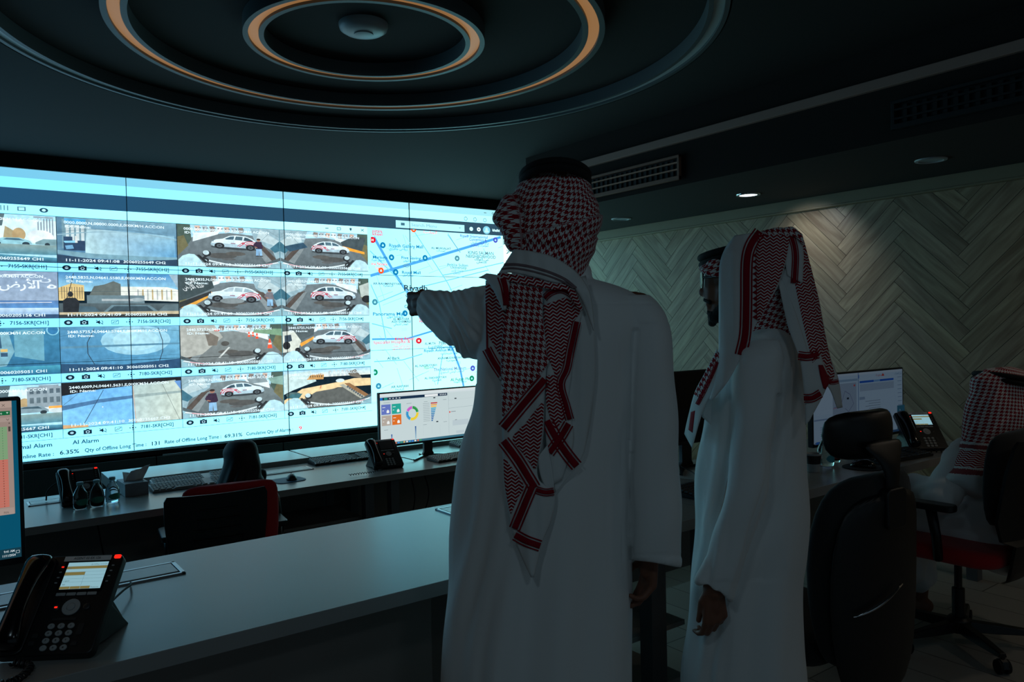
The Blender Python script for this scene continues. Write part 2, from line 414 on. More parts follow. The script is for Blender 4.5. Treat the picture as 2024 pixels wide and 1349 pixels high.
mb = MB(); mb.box((WALLX-.012, 2.5, 2.262), (.055, 8.1, .088)); mb.box((WALLX-.028, 2.5, 2.226), (.03, 8.1, .014))
struct('trim_1', mb, cw, bevel=.004)
# ceiling with a stepped round recess
CX, CY, RO = 1.59, 3.21, 1.60
mb = MB(); n = 160
ring = [(CX+RO*math.cos(2*PI*k/n), CY+RO*math.sin(2*PI*k/n)) for k in range(n)]
x0, x1, y0, y1 = X0, WALLX+.1, Y0, 6.56
def edge_pt(a):
    dx, dy = math.cos(a), math.sin(a)
    t = min([(x1-CX)/dx if dx > 1e-9 else 1e9, (x0-CX)/dx if dx < -1e-9 else 1e9, (y1-CY)/dy if dy > 1e-9 else 1e9, (y0-CY)/dy if dy < -1e-9 else 1e9])
    return CX+dx*t, CY+dy*t
angs = sorted([2*PI*k/n for k in range(n)]+[math.atan2(yy-CY, xx-CX) % (2*PI) for xx in (x0, x1) for yy in (y0, y1)])
inn = [V((CX+RO*math.cos(a), CY+RO*math.sin(a), CZ)) for a in angs]; out_ = [V((*edge_pt(a), CZ)) for a in angs]
mb.rings([out_, inn, [p+V((0, 0, RZ-CZ)) for p in inn], [V((CX, CY, RZ))+(p-V((CX, CY, CZ)))*.02 for p in inn]], 0, True, False); mb.face([mb.pt(V((CX, CY, RZ))+(p-V((CX, CY, CZ)))*.02) for p in inn])
mb.rings([out_, [p+V((0, 0, .25)) for p in out_]], 0, True, False)
struct('ceiling', mb, M['ceil'])
mb = MB(); mb.prism([(BX, Y0), (WALLX+.1, Y0), (WALLX+.1, 6.52), (4.72, 6.52), (BX, BYE)], SZ, SZ+.47)
struct('trim_2', mb, M['ceil'])
pk = mat('bulkhead_warm_light_tint', (176, 142, 128), .6)  # warm light on the bulkhead face, put into this strip's colour
mb = MB(); mb.box((BX-.015, (BYE+Y0)/2, 2.585), (.03, BYE-Y0, .05)); struct('trim_3', mb, pk, bevel=.004)
mb = MB(); mb.box((0.3, 6.5, 2.71), (8.6, .13, .1)); struct('trim_4', mb, M['blackm'])
# ring lights: grey channel with a warm lit cove
warm = mat('warm_light_diffuser', (90, 70, 50), .5, em=(190, 136, 84), es=.5)
cool = mat('unlit_grey_diffuser', (205, 212, 212), .4)
def ring_light(R, wd, wl, matl, label, lo=CZ):
    t = thing('ring_light', label, 'ceiling light', (CX, CY, RZ), 0, 'concentric ring lights')
    z0, z1 = lo-RZ, -.003; hw = (wd-wl)/2; N = 160
    mb = MB()
    prof = [(R, z1), (R, z0), (R-hw, z0), (R-hw, z0+.022), (R-wd+hw, z0+.022), (R-wd+hw, z0), (R-wd, z0), (R-wd, z1)]
    mb.rings([[V((r*math.cos(2*PI*k/N), r*math.sin(2*PI*k/N), z)) for k in range(N)] for r, z in prof], 0, True, False)
    obj('housing', mb, M['rim'], t, auto=30)
    mb = MB(); a, c = R-hw-.0005, R-wd+hw+.0005; z = z0+.012
    prof = [(a, z+.006), (a, z), (c, z), (c, z+.006)]
    mb.rings([[V((r*math.cos(2*PI*k/N), r*math.sin(2*PI*k/N), z_)) for k in range(N)] for r, z_ in prof], 0, True, False)
    obj('diffuser', mb, matl, t, auto=30)
    return t
ring_light(.535, .088, .044, warm, 'innermost warm-lit ring light round the smoke detector')
ring_light(1.075, .098, .048, warm, 'middle warm-lit ring light in the round ceiling recess')
ring_light(1.592, .085, .045, cool, 'outermost unlit grey ring light at the edge of the recess')
t = thing('smoke_detector', 'white domed disc at the centre of the ring lights', 'smoke detector', (CX-.035, CY-.04, RZ))
mb = MB(); mb.lathe([(.02, 0), (.109, 0), (.109, -.012), (.104, -.026), (.085, -.038), (.05, -.045), (.02, -.047)], 48)
obj('casing', mb, M['ltgrey'], t, auto=40)
mb = MB(); mb.lathe([(.043, -.0455), (.043, -.050), (.04, -.051), (.003, -.052)], 32); obj('cap', mb, M['ltgrey'], t, auto=40)
def downlight(y, x, lit, label):
    t = thing('downlight', label, 'downlight', (x, y, SZ), 0, 'recessed downlights by the wood wall')
    mb = MB(); mb.lathe([(.058, .0), (.058, -.004), (.062, -.008), (.078, -.006), (.08, 0)], 36, cap=False); obj('bezel', mb, M['chrome'] if lit else M['ltgrey'], t, auto=40)
    mb = MB(); mb.lathe([(.002, -.003), (.057, -.003), (.057, -.001), (.002, -.001)], 32)
    obj('lens', mb, mat('lit_lens', (220, 230, 235), .3, em=(225, 240, 255), es=5) if lit else mat('unlit_lens', (170, 185, 190), .3), t)
    return t
downlight(4.434, 4.391, False, 'unlit round downlight nearest the video wall')
downlight(3.184, 4.333, True, 'bright lit round downlight above the herringbone wall')
downlight(1.981, 4.277, False, 'unlit round downlight at the upper right')
L = bpy.data.lights.new('downlight_lamp', 'SPOT'); L.energy = 9; L.spot_size = 1.7; L.spot_blend = .9; L.shadow_soft_size = .04; L.color = (.85, .95, 1)
lo = bpy.data.objects.new('downlight_lamp', L); COL.objects.link(lo); lo.location = (4.42, 3.05, SZ-.012); lo.rotation_euler = (0, math.radians(-42), 0)
def air_vent(ya, yb, z0, z1, mfr, mslat, label, dy):
    t = thing('air_vent', label, 'air vent', (BX-.012, (ya+yb)/2, (z0+z1)/2))
    h_, l_ = z1-z0, yb-ya; mb = MB()
    mb.box((-.012, 0, h_/2-.008), (.024, l_, .016)); mb.box((-.012, 0, -h_/2+.012), (.026, l_, .024))
    for s_ in (-1, 1): mb.box((-.012, s_*(l_/2-.008), 0), (.022, .016, h_))
    obj('frame', mb, mfr, t, bevel=.002)
    mb = MB(); mb.box((-.002, 0, 0), (.003, l_-.02, h_-.02)); obj('duct_backing', mb, M['blackm'], t)
    mb = MB()
    for k in range(2):
        mb.box((-.014, 0, h_/2-.045-k*.042), (.016, l_-.03, .009))
    obj('blade', mb, mslat, t)
    mb = MB(); n_ = int(l_/.045)
    for k in range(n_): mb.box((-.008, -l_/2+.02+k*.045, -.003), (.008, .02, h_-.045))
    obj('fins', mb, M['ceil_dark'], t)
air_vent(3.16, 4.6, 2.335, 2.485, mat('vent_frame_warm_light_tint', (150, 108, 88), .5), mat('vent_blade_warm_light_tint', (196, 148, 122), .4), 'slatted air vent above the pointing man, coloured as warmly lit', 0)  # warm light on frame and blades is painted in as brown
air_vent(.7, 1.86, 2.35, 2.485, M['ceil_dark'], M['ceil_dark'], 'dark slatted air vent in the upper right bulkhead', 0)
# base panels under the video wall
gm = mat('dark_green_base_panel', (34, 48, 46), .35)
t = thing('base_cabinet', 'low dark panelled plinth running under the video wall', 'cabinet', (2.0, 6.4, 0))
xs = [-2.0+.99*k+.32 for k in range(6)]
for a in xs:
    mb = MB(); mb.box((a-2+.495, 0, .16), (.984, .1, .73)); obj('panel', mb, gm, t, bevel=.003)
mb = MB(); mb.box((1.5-2, -.056, .532), (.33, .012, .01)); obj('edge_strip', mb, M['grey'], t)
mb = MB(); mb.box((-.6, .03, .553), (6.6, .1, .035)); obj('plinth_top', mb, M['blackm'], t)
# ================================================================ ARABIC TEXT
_D = dict(zip('بتثجحخسشصضطظعغفقكلمنهي', (0xFE8F, 0xFE95, 0xFE99, 0xFE9D, 0xFEA1, 0xFEA5, 0xFEB1, 0xFEB5, 0xFEB9, 0xFEBD, 0xFEC1, 0xFEC5, 0xFEC9, 0xFECD, 0xFED1, 0xFED5, 0xFED9, 0xFEDD, 0xFEE1, 0xFEE5, 0xFEE9, 0xFEF1)))
_R = dict(zip('اأدذرزوةىؤإآ', (0xFE8D, 0xFE83, 0xFEA9, 0xFEAB, 0xFEAD, 0xFEAF, 0xFEED, 0xFE93, 0xFEEF, 0xFE85, 0xFE87, 0xFE81)))
def ar(txt):
    txt = txt.replace('لأ', '\u0001').replace('لا', '\u0002'); out = []
    lig = {'\u0001': 0xFEF7, '\u0002': 0xFEFB}
    for i, c in enumerate(txt):
        pv = i > 0 and txt[i-1] in _D; nx = i+1 < len(txt) and (txt[i+1] in _D or txt[i+1] in _R or txt[i+1] in lig)
        if c in _D: out.append(chr(_D[c]+(3 if pv and nx else 2 if nx else 1 if pv else 0)))
        elif c in _R: out.append(chr(_R[c]+(1 if pv else 0)))
        elif c in lig: out.append(chr(lig[c]+(1 if pv else 0)))
        else: out.append(c)
    return ''.join(out[::-1])
# ================================================================ VIDEO WALL
VX0, VW, VH, VZ0 = 1.1525-2*1.215, 1.215, .6926, .5774
VZ1 = VZ0+3*VH
vw = thing('video_wall', 'huge bright video wall showing camera feeds and a city map', 'video wall', (VX0+2.5*VW, WALLY, VZ0))
def loc(mb): mb.v = [p-vw.location for p in mb.v]; return mb
for r in range(3):
    for c in range(5):
        mb = MB(); cx, cz = VX0+(c+.5)*VW, VZ0+(r+.5)*VH
        mb.box((cx, WALLY+.04, cz), (VW-.001, .07, VH-.001))
        b_ = .0015
        for s_ in (-1, 1):
            mb.box((cx+s_*(VW/2-b_/2-.0003), WALLY-.006, cz), (b_, .022, VH-.0006)); mb.box((cx, WALLY-.006, cz+s_*(VH/2-b_/2-.0003)), (VW-2*b_, .022, b_))
        obj('display_panel', loc(mb), M['black'], vw)
def wallpaint(step=.0005, base=0):
    p = Paint((0, WALLY-.001-base, 0), (1, 0, 0), (0, 0, 1), (0, -1, 0), step); return p
# coordinates on the wall: X, Z (metres), z up
LB, RB = 0.0, 4.79
def shade(x, c1=(132, 205, 236), c2=(188, 232, 246)):  # left-to-right tint paints in the screen's viewing-angle falloff
    f = max(0, min(1, (x-.3)/3.6)); return tuple(a+(b-a)*f for a, b in zip(c1, c2))
p = wallpaint()
XE = VX0+5*VW
def band(z0, z1, c1, c2, x0=VX0, x1=XE):
    n_ = 12
    for i in range(n_):
        a, b = x0+(x1-x0)*i/n_, x0+(x1-x0)*(i+1)/n_
        ca, cb = shade(a, c1, c2), shade(b, c1, c2)
        p.poly([(a, z1), (b, z1), (b, z0), (a, z0)], [ca, cb, cb, ca]); p.k -= 1
    p.k += 1
band(VZ0, VZ1, (150, 216, 240), (198, 238, 248))
pg = wallpaint(); 
band(2.59, VZ1, (120, 186, 208), (165, 205, 214))
band(2.509, 2.59, (142, 212, 236), (186, 228, 240))
band(2.399, 2.515, (40, 92, 130), (52, 84, 104))
band(2.335, 2.399, (172, 226, 244), (205, 240, 248), VX0, 3.143)
band(.575, .775, (160, 222, 242), (202, 242, 250), VX0, XE)
# footer texts
dkt = (22, 72, 104)
for x, z, s_, h_, w_, bd in ((.34, .668, 'Normal Alarm', .03, .275, 0), (.745, .668, 'AI Alarm', .03, .17, 0), (.40, .600, 'Online Rate :', .028, .225, 0), (.66, .602, '6.35%', .03, .125, 1),
        (.82, .603, 'Qty of Offline Long Time :', .028, .42, 0), (1.27, .602, '131', .03, .065, 1), (1.37, .606, 'Rate of Offline Long Time :', .028, .43, 0), (1.825, .604, '69.31%', .03, .145, 1),
        (2.0, .606, 'Cumulative Qty of Alarms :', .028, .40, 0)):
    p.text(x, z, s_, -h_, dkt if not bd else (8, 44, 70), w_, True)
p.text(2.45, .607, '9', -.034, (230, 70, 90), .03, True)
# browser icons
for x in (4.22, 4.33, 4.45): p.arc(x, 2.545, .02, .02, .005, (90, 130, 140), n=5)
p.line([(4.44, 2.62), (4.47, 2.62)], .006, (80, 110, 120)); p.arc(4.55, 2.62, .012, .012, .004, (80, 110, 120), n=4)
p.rect(3.437, 2.48, 4.20, 2.412, (182, 216, 226)); p.text(3.60, 2.434, 'Search Menu', -.03, (130, 175, 192), .28)
p.rect(3.49, 2.46, 3.53, 2.435, (70, 120, 140)); p.poly([(4.13, 2.455), (4.16, 2.455), (4.145, 2.438)], (150, 190, 200))
p.ell(4.28, 2.447, .022, .02, (200, 225, 232)); p.ell(4.37, 2.447, .022, .02, (225, 240, 244)); p.ell(4.37, 2.447, .008, .008, (52, 84, 104))
p.ell(4.465, 2.445, .045, .04, (140, 195, 210)); p.ell(4.465, 2.455, .014, .014, (190, 225, 232)); p.ell(4.465, 2.432, .028, .012, (190, 225, 232))
p.text(4.535, 2.437, 'khalid', -.026, (220, 235, 240), .09, True)
# left toolbar glyphs
for k in range(4): p.rect(.33+k*.02, 2.385, .336+k*.02, 2.35, (90, 130, 150))
p.rect(.45, 2.382, .50, 2.352, (90, 130, 150)); p.rect(.458, 2.377, .492, 2.357, (180, 228, 244))
p.ell(.61, 2.366, .027, .017, (45, 80, 105)); p.ell(.61, 2.366, .012, .009, (190, 230, 240))
p.line([(2.735, 2.363), (2.765, 2.363)], .006, (50, 85, 105)); p.line([(2.845, 2.375), (2.88, 2.375), (2.88, 2.355), (2.845, 2.355), (2.845, 2.375)], .005, (50, 85, 105))
p.poly([(2.965, 2.378), (2.985, 2.378), (2.985, 2.365), (2.975, 2.35), (2.965, 2.365)], (50, 85, 105)); p.line([(3.075, 2.376), (3.103, 2.354)], .005, (50, 85, 105)); p.line([(3.075, 2.354), (3.103, 2.376)], .005, (50, 85, 105))
obj('page_background', loc(p.mb), M['emw'], vw)
# ---- map
p = wallpaint(.0004, .006)
mx0, mx1, mz0, mz1 = 3.149, XE-.003, .80, 2.397
p.clip = (mx0, mz0, mx1, mz1)
p.poly([(mx0, mz1), (mx1, mz1), (mx1, mz0), (mx0, mz0)], [(176, 224, 240), (200, 236, 245), (205, 240, 246), (196, 240, 250)])
def road(pts, w_, c=(120, 196, 224)): p.line([tuple(onp(x, y, 1, WALLY)[i] for i in (0, 2)) for x, y in pts], w_, c)
def wp(x, y): q = onp(x, y, 1, WALLY); return q[0], q[2]
rr_ = random.Random(9)
for k in range(70):
    x, z = rr_.uniform(mx0, mx1), rr_.uniform(mz0, mz1); a = rr_.choice((.33, .33+PI/2, .2, -.9)); l_ = rr_.uniform(.05, .28)
    p.line([(x, z), (x+l_*math.cos(a), z+l_*math.sin(a))], .004, (142, 206, 226))
for k in range(14):
    x, z = rr_.uniform(mx0, mx1), rr_.uniform(mz0, mz1)
    p.rect(x, z, x+.06, z+.03, (186, 232, 224))
blue = (84, 170, 212)
road([(728, 546), (776, 532), (845, 512), (985, 470)], .026, blue)
road([(735, 470), (775, 540), (803, 582)], .026, blue)
road([(730, 671), (800, 670), (850, 655), (888, 652), (930, 640)], .016, blue)
road([(843, 640), (862, 655), (890, 690), (905, 730), (912, 765)], .02, blue)
road([(858, 662), (920, 650), (935, 645)], .016, blue); p.ell(*wp(863, 660), .05, .04, (120, 196, 224))
for a in ([(700, 470), (790, 560), (830, 640)], [(815, 460), (880, 560), (900, 600)], [(740, 600), (800, 575), (860, 560), (960, 535)], [(727, 560), (745, 600), (760, 680)],
          [(880, 465), (905, 500)], [(735, 715), (790, 712), (830, 700)], [(870, 545), (925, 535), (990, 520)], [(730, 640), (770, 650)], [(860, 760), (870, 700)]): road(a, .009, (124, 196, 220))
road([(880, 462), (897, 490), (904, 500)], .004, (90, 120, 130))
def lab_(x, y, txt, c, w_, h_=.026, bold=False, al='l'):
    q = onp(x, y, 1, WALLY); p.text(q[0], q[2]-h_*.4, txt, -h_, c, w_, True, al)
def pin(x, y, c, r=.028):
    q = onp(x, y, 1, WALLY); p.ell(q[0], q[2], r, r, c); p.rect(q[0]-.010, q[2]+.004, q[0]+.010, q[2]-.010, (170, 215, 225)); p.arc(q[0], q[2]+.004, .006, .007, .003, (170, 215, 225), 0, PI, 4)
tq = (10, 130, 180); gr = (60, 90, 104); rd = (215, 50, 75); og = (230, 90, 20); vi = (84, 80, 190); gn = (10, 140, 95)
pin(752, 486, tq); pin(769, 510, tq); pin(835, 511, tq); pin(777, 539, tq); pin(748, 536, og); pin(812, 455, og); pin(795, 620, tq); pin(973, 476, vi); pin(908, 689, tq); pin(928, 728, vi); pin(926, 748, gn)
pin(897, 512, (90, 150, 165)); pin(735, 598, (70, 150, 170)); pin(735, 736, gn); pin(742, 763, (60, 150, 180))
for x, y in ((730, 476), (821, 674)):
    q = onp(x, y, 1, WALLY); p.ell(q[0], q[2], .032, .028, (205, 25, 50)); p.text(q[0], q[2]-.011, 'H', -.022, (255, 235, 235), None, True, 'c')
for x, y, s_, c, w_, h_ in ((762, 487, 'Riyadh Gallery Mall', tq, .36, .03), (762, 493, ar('رياض جاليري'), tq, .19, .022), (730, 510, 'Markets', tq, .15, .028), (728, 515, ar('أسواق طيبة'), tq, .13, .02), (786, 511, 'Five Saving', tq, .21, .028), (790, 517, ar('خمسة لتوفير'), tq, .13, .02),
        (787, 540, 'Royal Mall', tq, .2, .028), (789, 545, ar('رويال مول'), tq, .11, .02), (727, 523, 'ma Noura', og, .16, .026), (735, 530, ar('ماما نورة'), og, .1, .02), (845, 492, 'AL MURSALAT', gr, .22, .02), (855, 497, ar('المرسلات'), gr, .1, .018),
        (917, 501, 'KING SALMAN', (95, 130, 140), .31, .032), (913, 508, 'NEIGHBORHOOD', (95, 130, 140), .36, .032), (930, 514, ar('حي الملك'), gr, .17, .026), (934, 519, ar('سلمان'), gr, .12, .026),
        (876, 525, 'Prince Sultan', (110, 160, 175), .24, .028), (882, 530, 'University', (110, 160, 175), .19, .028), (884, 536, ar('جامعة الأمير'), (110, 160, 175), .14, .022), (888, 541, ar('سلطان'), (110, 160, 175), .08, .022),
        (901, 468, 'Riyadh International', vi, .33, .028), (919, 475, 'Convention &', vi, .21, .028), (922, 481, ar('مركز الرياض الدولي'), vi, .22, .022), (921, 486, ar('للمؤتمرات والمعارض'), vi, .22, .022),
        (790, 571, 'Riyadh', (50, 70, 80), .255, .055), (794, 582, ar('الرياض'), (50, 70, 80), .13, .042), (730, 562, 'AR RAHMANIYYAH', gr, .29, .02), (750, 566, ar('الرحمانية'), gr, .1, .018),
        (791, 607, 'Central', tq, .13, .028), (729, 622, 'Panorama Mall', tq, .33, .03), (757, 627, ar('بانوراما مول'), tq, .17, .022), (769, 632, 'AL MATHAR', gr, .17, .022), (766, 637, 'ASH SHAMALI', gr, .2, .022), (770, 642, ar('المعذر الشمالي'), gr, .15, .02),
        (820, 630, 'Children', rd, .13, .026), (820, 636, 'Hospital', rd, .13, .026), (772, 671, 'King Faisal', rd, .2, .028), (730, 678, 'Specialist Hospital &', rd, .38, .028), (768, 684, ar('مستشفى الملك'), rd, .18, .022), (768, 689, ar('فيصل التخصصي'), rd, .18, .022),
        (831, 680, 'AL MUTA', gr, .12, .022), (858, 679, '7180-SKR', (60, 90, 105), .17, .03), (848, 684, ar('المعتمر'), gr, .1, .018), (838, 688, 'LuLu Hypermarket', tq, .31, .028), (829, 694, 'Riyadh Avenue Mall', tq, .33, .028), (862, 699, ar('لولو هايبرماركت'), tq, .19, .02),
        (757, 709, 'Al Bark', gr, .13, .026), (856, 709, 'AN NAMUDHAJIYAH', gr, .27, .022), (873, 713, ar('النموذجية'), gr, .12, .018), (811, 724, 'AL NASIRIYYAH', gr, .24, .022), (830, 727, ar('الناصرية'), gr, .1, .018),
        (848, 731, 'The National Museum', (120, 140, 180), .37, .03), (861, 736, ar('المتحف الوطني السعودي'), (120, 140, 180), .27, .022), (830, 748, 'AL FAKHIRIYYAH', gr, .24, .022), (845, 752, ar('الفاخرية'), gr, .1, .018), (881, 751, 'Al Futah Pk', gn, .22, .028), (887, 755, ar('حديقة الفوطة'), gn, .15, .02),
        (764, 765, 'AR RAFIAH', gr, .18, .022), (772, 770, ar('الرفيعة'), gr, .09, .018), (727, 459, 'pitals', rd, .1, .028), (727, 465, 'kheel', rd, .1, .028), (827, 461, ar('الرومانسية'), og, .15, .022)):
    lab_(x, y, s_, c, w_, h_)
q = onp(873, 665, 1, WALLY); p.rect(q[0]-.035, q[2]+.055, q[0]+.035, q[2]-.055, (30, 130, 170)); p.rect(q[0]-.02, q[2]+.045, q[0]+.025, q[2]+.01, (70, 175, 205)); p.rect(q[0]-.02, q[2]-.01, q[0]+.02, q[2]-.045, (60, 160, 195))
p.arc(*wp(794, 527), .035, .014, .004, (110, 150, 160)); p.text(*wp(790, 529), 'S730', -.018, (110, 150, 160), .045)
p.rect(4.615, 2.352, 4.72, 1.95, (222, 242, 246))
p.text(4.64, 2.30, 'E', -.035, (40, 70, 80), None, True); p.line([(4.65, 2.245), (4.69, 2.225), (4.65, 2.205), (4.69, 2.245)], .006, (70, 100, 110)); p.line([(4.645, 2.13), (4.69, 2.165)], .01, (60, 90, 100)); p.arc(4.67, 2.06, .018, .018, .005, (90, 120, 130))
obj('city_map', loc(p.mb), M['emw'], vw)
# ---- camera feeds
TX = [-.132, .687, 1.508, 2.330]; TW = .815; TZ = [2.327, 1.927, 1.526, 1.120]; TH = .332
IDS = ['7155', '7156', '7180', '7181']; SN = ['30060255649', '30060205156', '30060205051', '30060225667']; TM = ['09:41:08', '09:41:09', '09:41:10', '09:41:10']
HD = ['0000.0000,N,00000.0000,E,000KM/H ACC:ON', '2440.5835,N,04641.5580,E,000KM/H ACC:ON', '2440.5725,N,04641.5744,E,000KM/H ACC:ON', '2440.6009,N,04641.5631,E,000KM/H ACC:ON']
def car(p, cx, cy, s, fl=1, arcs=True, smear=0, tilt=0):
    """white hatchback; nose towards +x when fl=1"""
    ca, sa = math.cos(tilt), math.sin(tilt)
    def T(x, y): x *= fl; return (cx+(x*ca-y*sa)*s, cy+(x*sa+y*ca)*s*1.6)
    M0 = p.M; p.M = lambda x, y: M0(*T(x, y))
    wc = (196, 222, 232); wd = (150, 182, 196)
    p.ell(0, .17, .52, .05, (38, 48, 54))
    p.poly([(-.5, .12), (-.52, -.02), (-.46, -.1), (-.34, -.2), (-.2, -.255), (.0, -.265), (.14, -.23), (.28, -.12), (.42, -.08), (.5, -.02), (.52, .1), (.46, .14), (-.44, .15)], wc)
    p.poly([(-.52, .03), (.52, .04), (.52, .1), (.46, .145), (-.44, .15), (-.5, .12)], wd)
    dk_ = (36, 62, 76) if not smear else (130, 160, 172)
    p.poly([(-.38, -.12), (-.27, -.2), (-.19, -.225), (-.17, -.11), (-.36, -.09)], dk_); p.poly([(-.14, -.11), (-.15, -.23), (-.0, -.235), (.02, -.11)], (58, 90, 104) if not smear else (140, 168, 178))
    p.poly([(.05, -.11), (.03, -.235), (.12, -.21), (.24, -.12), (.22, -.10)], (48, 80, 96) if not smear else (150, 176, 186))
    p.line([(.035, -.23), (.045, .1)], .006, wd); p.line([(-.16, -.22), (-.15, .1)], .006, wd); p.poly([(.2, -.1), (.24, -.13), (.26, -.1)], wc)
    p.rect(.0, .0, .1, .03, (120, 90, 110)); p.poly([(.46, -.05), (.51, -.01), (.47, 0)], (90, 120, 135)); p.poly([(-.52, -.04), (-.46, -.08), (-.46, -.03)], (150, 40, 50))
    if arcs:
        for r_, a_, b_ in ((.20, PI*1.0, PI*1.85), (.15, PI*1.02, PI*1.7), (.1, PI*1.1, PI*1.9)): p.arc(-.32, .1, r_, r_*.95, .022, (170, 28, 52), a_, b_, 10)
        p.line([(-.2, -.02), (-.08, .11)], .018, (170, 28, 52)); p.line([(-.17, -.06), (-.04, .10)], .014, (170, 28, 52)); p.line([(-.24, .02), (-.12, -.02)], .018, (170, 28, 52))
    for x in (-.33, .34):
        p.ell(x, .12, .105, .10, (16, 20, 24)); p.ell(x, .12, .06, .058, (70, 84, 92)); p.ell(x, .12, .02, .02, (18, 22, 26))
        for k in range(5): p.line([(x, .12), (x+.055*math.cos(k*1.256), .12+.053*math.sin(k*1.256))], .01, (30, 36, 40))
    p.M = M0
def person_(p, cx, cy, s, c=(36, 24, 44)):
    p.poly([(cx-.05*s, cy+.1*s), (cx+.01*s, cy+.1*s), (cx-.0*s, cy+.5*s), (cx-.06*s, cy+.5*s)], (110, 160, 200)); p.poly([(cx+.0*s, cy+.1*s), (cx+.06*s, cy+.1*s), (cx+.07*s, cy+.5*s), (cx+.02*s, cy+.5*s)], (120, 170, 206))
    p.poly([(cx-.06*s, cy-.2*s), (cx+.06*s, cy-.2*s), (cx+.09*s, cy+.1*s), (cx+.06*s, cy+.16*s), (cx-.06*s, cy+.16*s), (cx-.09*s, cy-.05*s)], c)
    p.line([(cx-.07*s, cy-.12*s), (cx-.10*s, cy+.02*s), (cx-.04*s, cy+.10*s)], .035*s, c); p.line([(cx-.08*s, cy+.06*s), (cx-.03*s, cy+.10*s)], .03*s, (150, 105, 85))
    p.ell(cx, cy-.28*s, .04*s, .075*s, (140, 98, 80)); p.ell(cx, cy-.32*s, .042*s, .045*s, (30, 24, 24)); p.ell(cx-.03*s, cy+.51*s, .04*s, .02*s, (30, 34, 40)); p.ell(cx+.05*s, cy+.51*s, .04*s, .02*s, (30, 34, 40))
def yard(p, fl=1, sky=(150, 200, 220), gnd=((92, 108, 114), (70, 84, 90))):
    """fisheye roadside scene seen over a white bonnet rail; fl=-1 mirrors it"""
    M0 = p.M
    if fl < 0: p.M = lambda x, y: M0(1-x, y)
    p.poly([(0, 0), (1, 0), (1, 1), (0, 1)], [gnd[0], gnd[0], gnd[1], gnd[1]])
    p.poly([(0, 0), (1, 0), (1, .14), (.8, .2), (.5, .15), (.2, .24), (0, .42)], sky)
    p.poly([(0, 0), (.12, 0), (.13, .35), (.06, .6), (0, .7)], (52, 74, 66)); p.poly([(.0, .3), (.06, .26), (.1, .5), (0, .75)], (90, 90, 60))
    p.poly([(.15, .2), (.4, .12), (.38, .2), (.14, .4)], (205, 225, 232))
    for k in range(7): p.poly([(.16+k*.07, .02), (.21+k*.07, .01), (.215+k*.07, .13), (.17+k*.07, .15)], ((190, 160, 140), (150, 170, 176), (120, 108, 100), (205, 214, 214))[k % 4])
    for k in range(14): p.rect(.17+k*.035, .05, .185+k*.035, .08, (80, 90, 100)); p.k -= 1
    p.k += 1
    p.poly([(.7, 0), (1, 0), (1, 1), (.93, .55), (.8, .4), (.74, .3)], (126, 160, 172)); p.poly([(.8, .02), (1, .3), (1, .45), (.76, .28)], (160, 186, 192)); p.line([(.86, .02), (1, .2)], .006, (96, 124, 134)); p.line([(.8, .33), (.9, .1)], .005, (96, 124, 134)); p.poly([(.9, .5), (1, .3), (1, .55), (.95, .6)], (40, 90, 110))
    p.poly([(.74, .36), (.82, .4), (1, .85), (1, 1), (.93, .95)], (62, 56, 52)); p.poly([(.72, .38), (.76, .4), (.96, .92), (.88, .96)], (110, 124, 128))
    p.ell(.42, .72, .14, .07, (58, 62, 62)); p.ell(.55, .66, .1, .05, (66, 68, 66)); p.ell(.48, .8, .07, .03, (70, 76, 78))
    p.M = M0
def bonnet(p, fl=1):
    M0 = p.M
    if fl < 0: p.M = lambda x, y: M0(1-x, y)
    p.poly([(0, 1), (0, .85), (.04, .75), (.1, .7), (.15, .71), (.19, .8), (.24, .94), (.26, 1)], (160, 205, 216))
    p.poly([(.86, 1), (1, .74), (1, 1)], (120, 168, 182)); p.poly([(.72, 1), (1, .72), (1, .8), (.8, 1)], (58, 74, 80))
    pts = [(.24+.74*k/12, .80+.16*math.sin(PI*(.05+.85*k/12))) for k in range(13)]
    p.line(pts, .035, (196, 216, 222)); p.line([(a, b+.018) for a, b in pts], .008, (90, 108, 114)); p.line([(a, b-.005) for a, b in pts[8:12]], .012, (180, 40, 60))
    p.line([(.23, .80), (.28, .70)], .03, (26, 32, 36)); p.ell(.265, .68, .042, .07, (20, 26, 30)); p.ell(.258, .66, .03, .055, (170, 200, 208)); p.ell(.255, .84, .03, .055, (24, 30, 34)); p.ell(.25, .86, .018, .035, (150, 180, 188)); p.line([(.18, .72), (.27, .92)], .03, (22, 28, 32))
    p.M = M0
def grad(p, c0, c1, y0=0, y1=1, x0=0, x1=1): p.poly([(x0, y0), (x1, y0), (x1, y1), (x0, y1)], [c0, c0, c1, c1])
def lift(c): return tuple(min(250, 26+x*.93*1.06) for x in c)
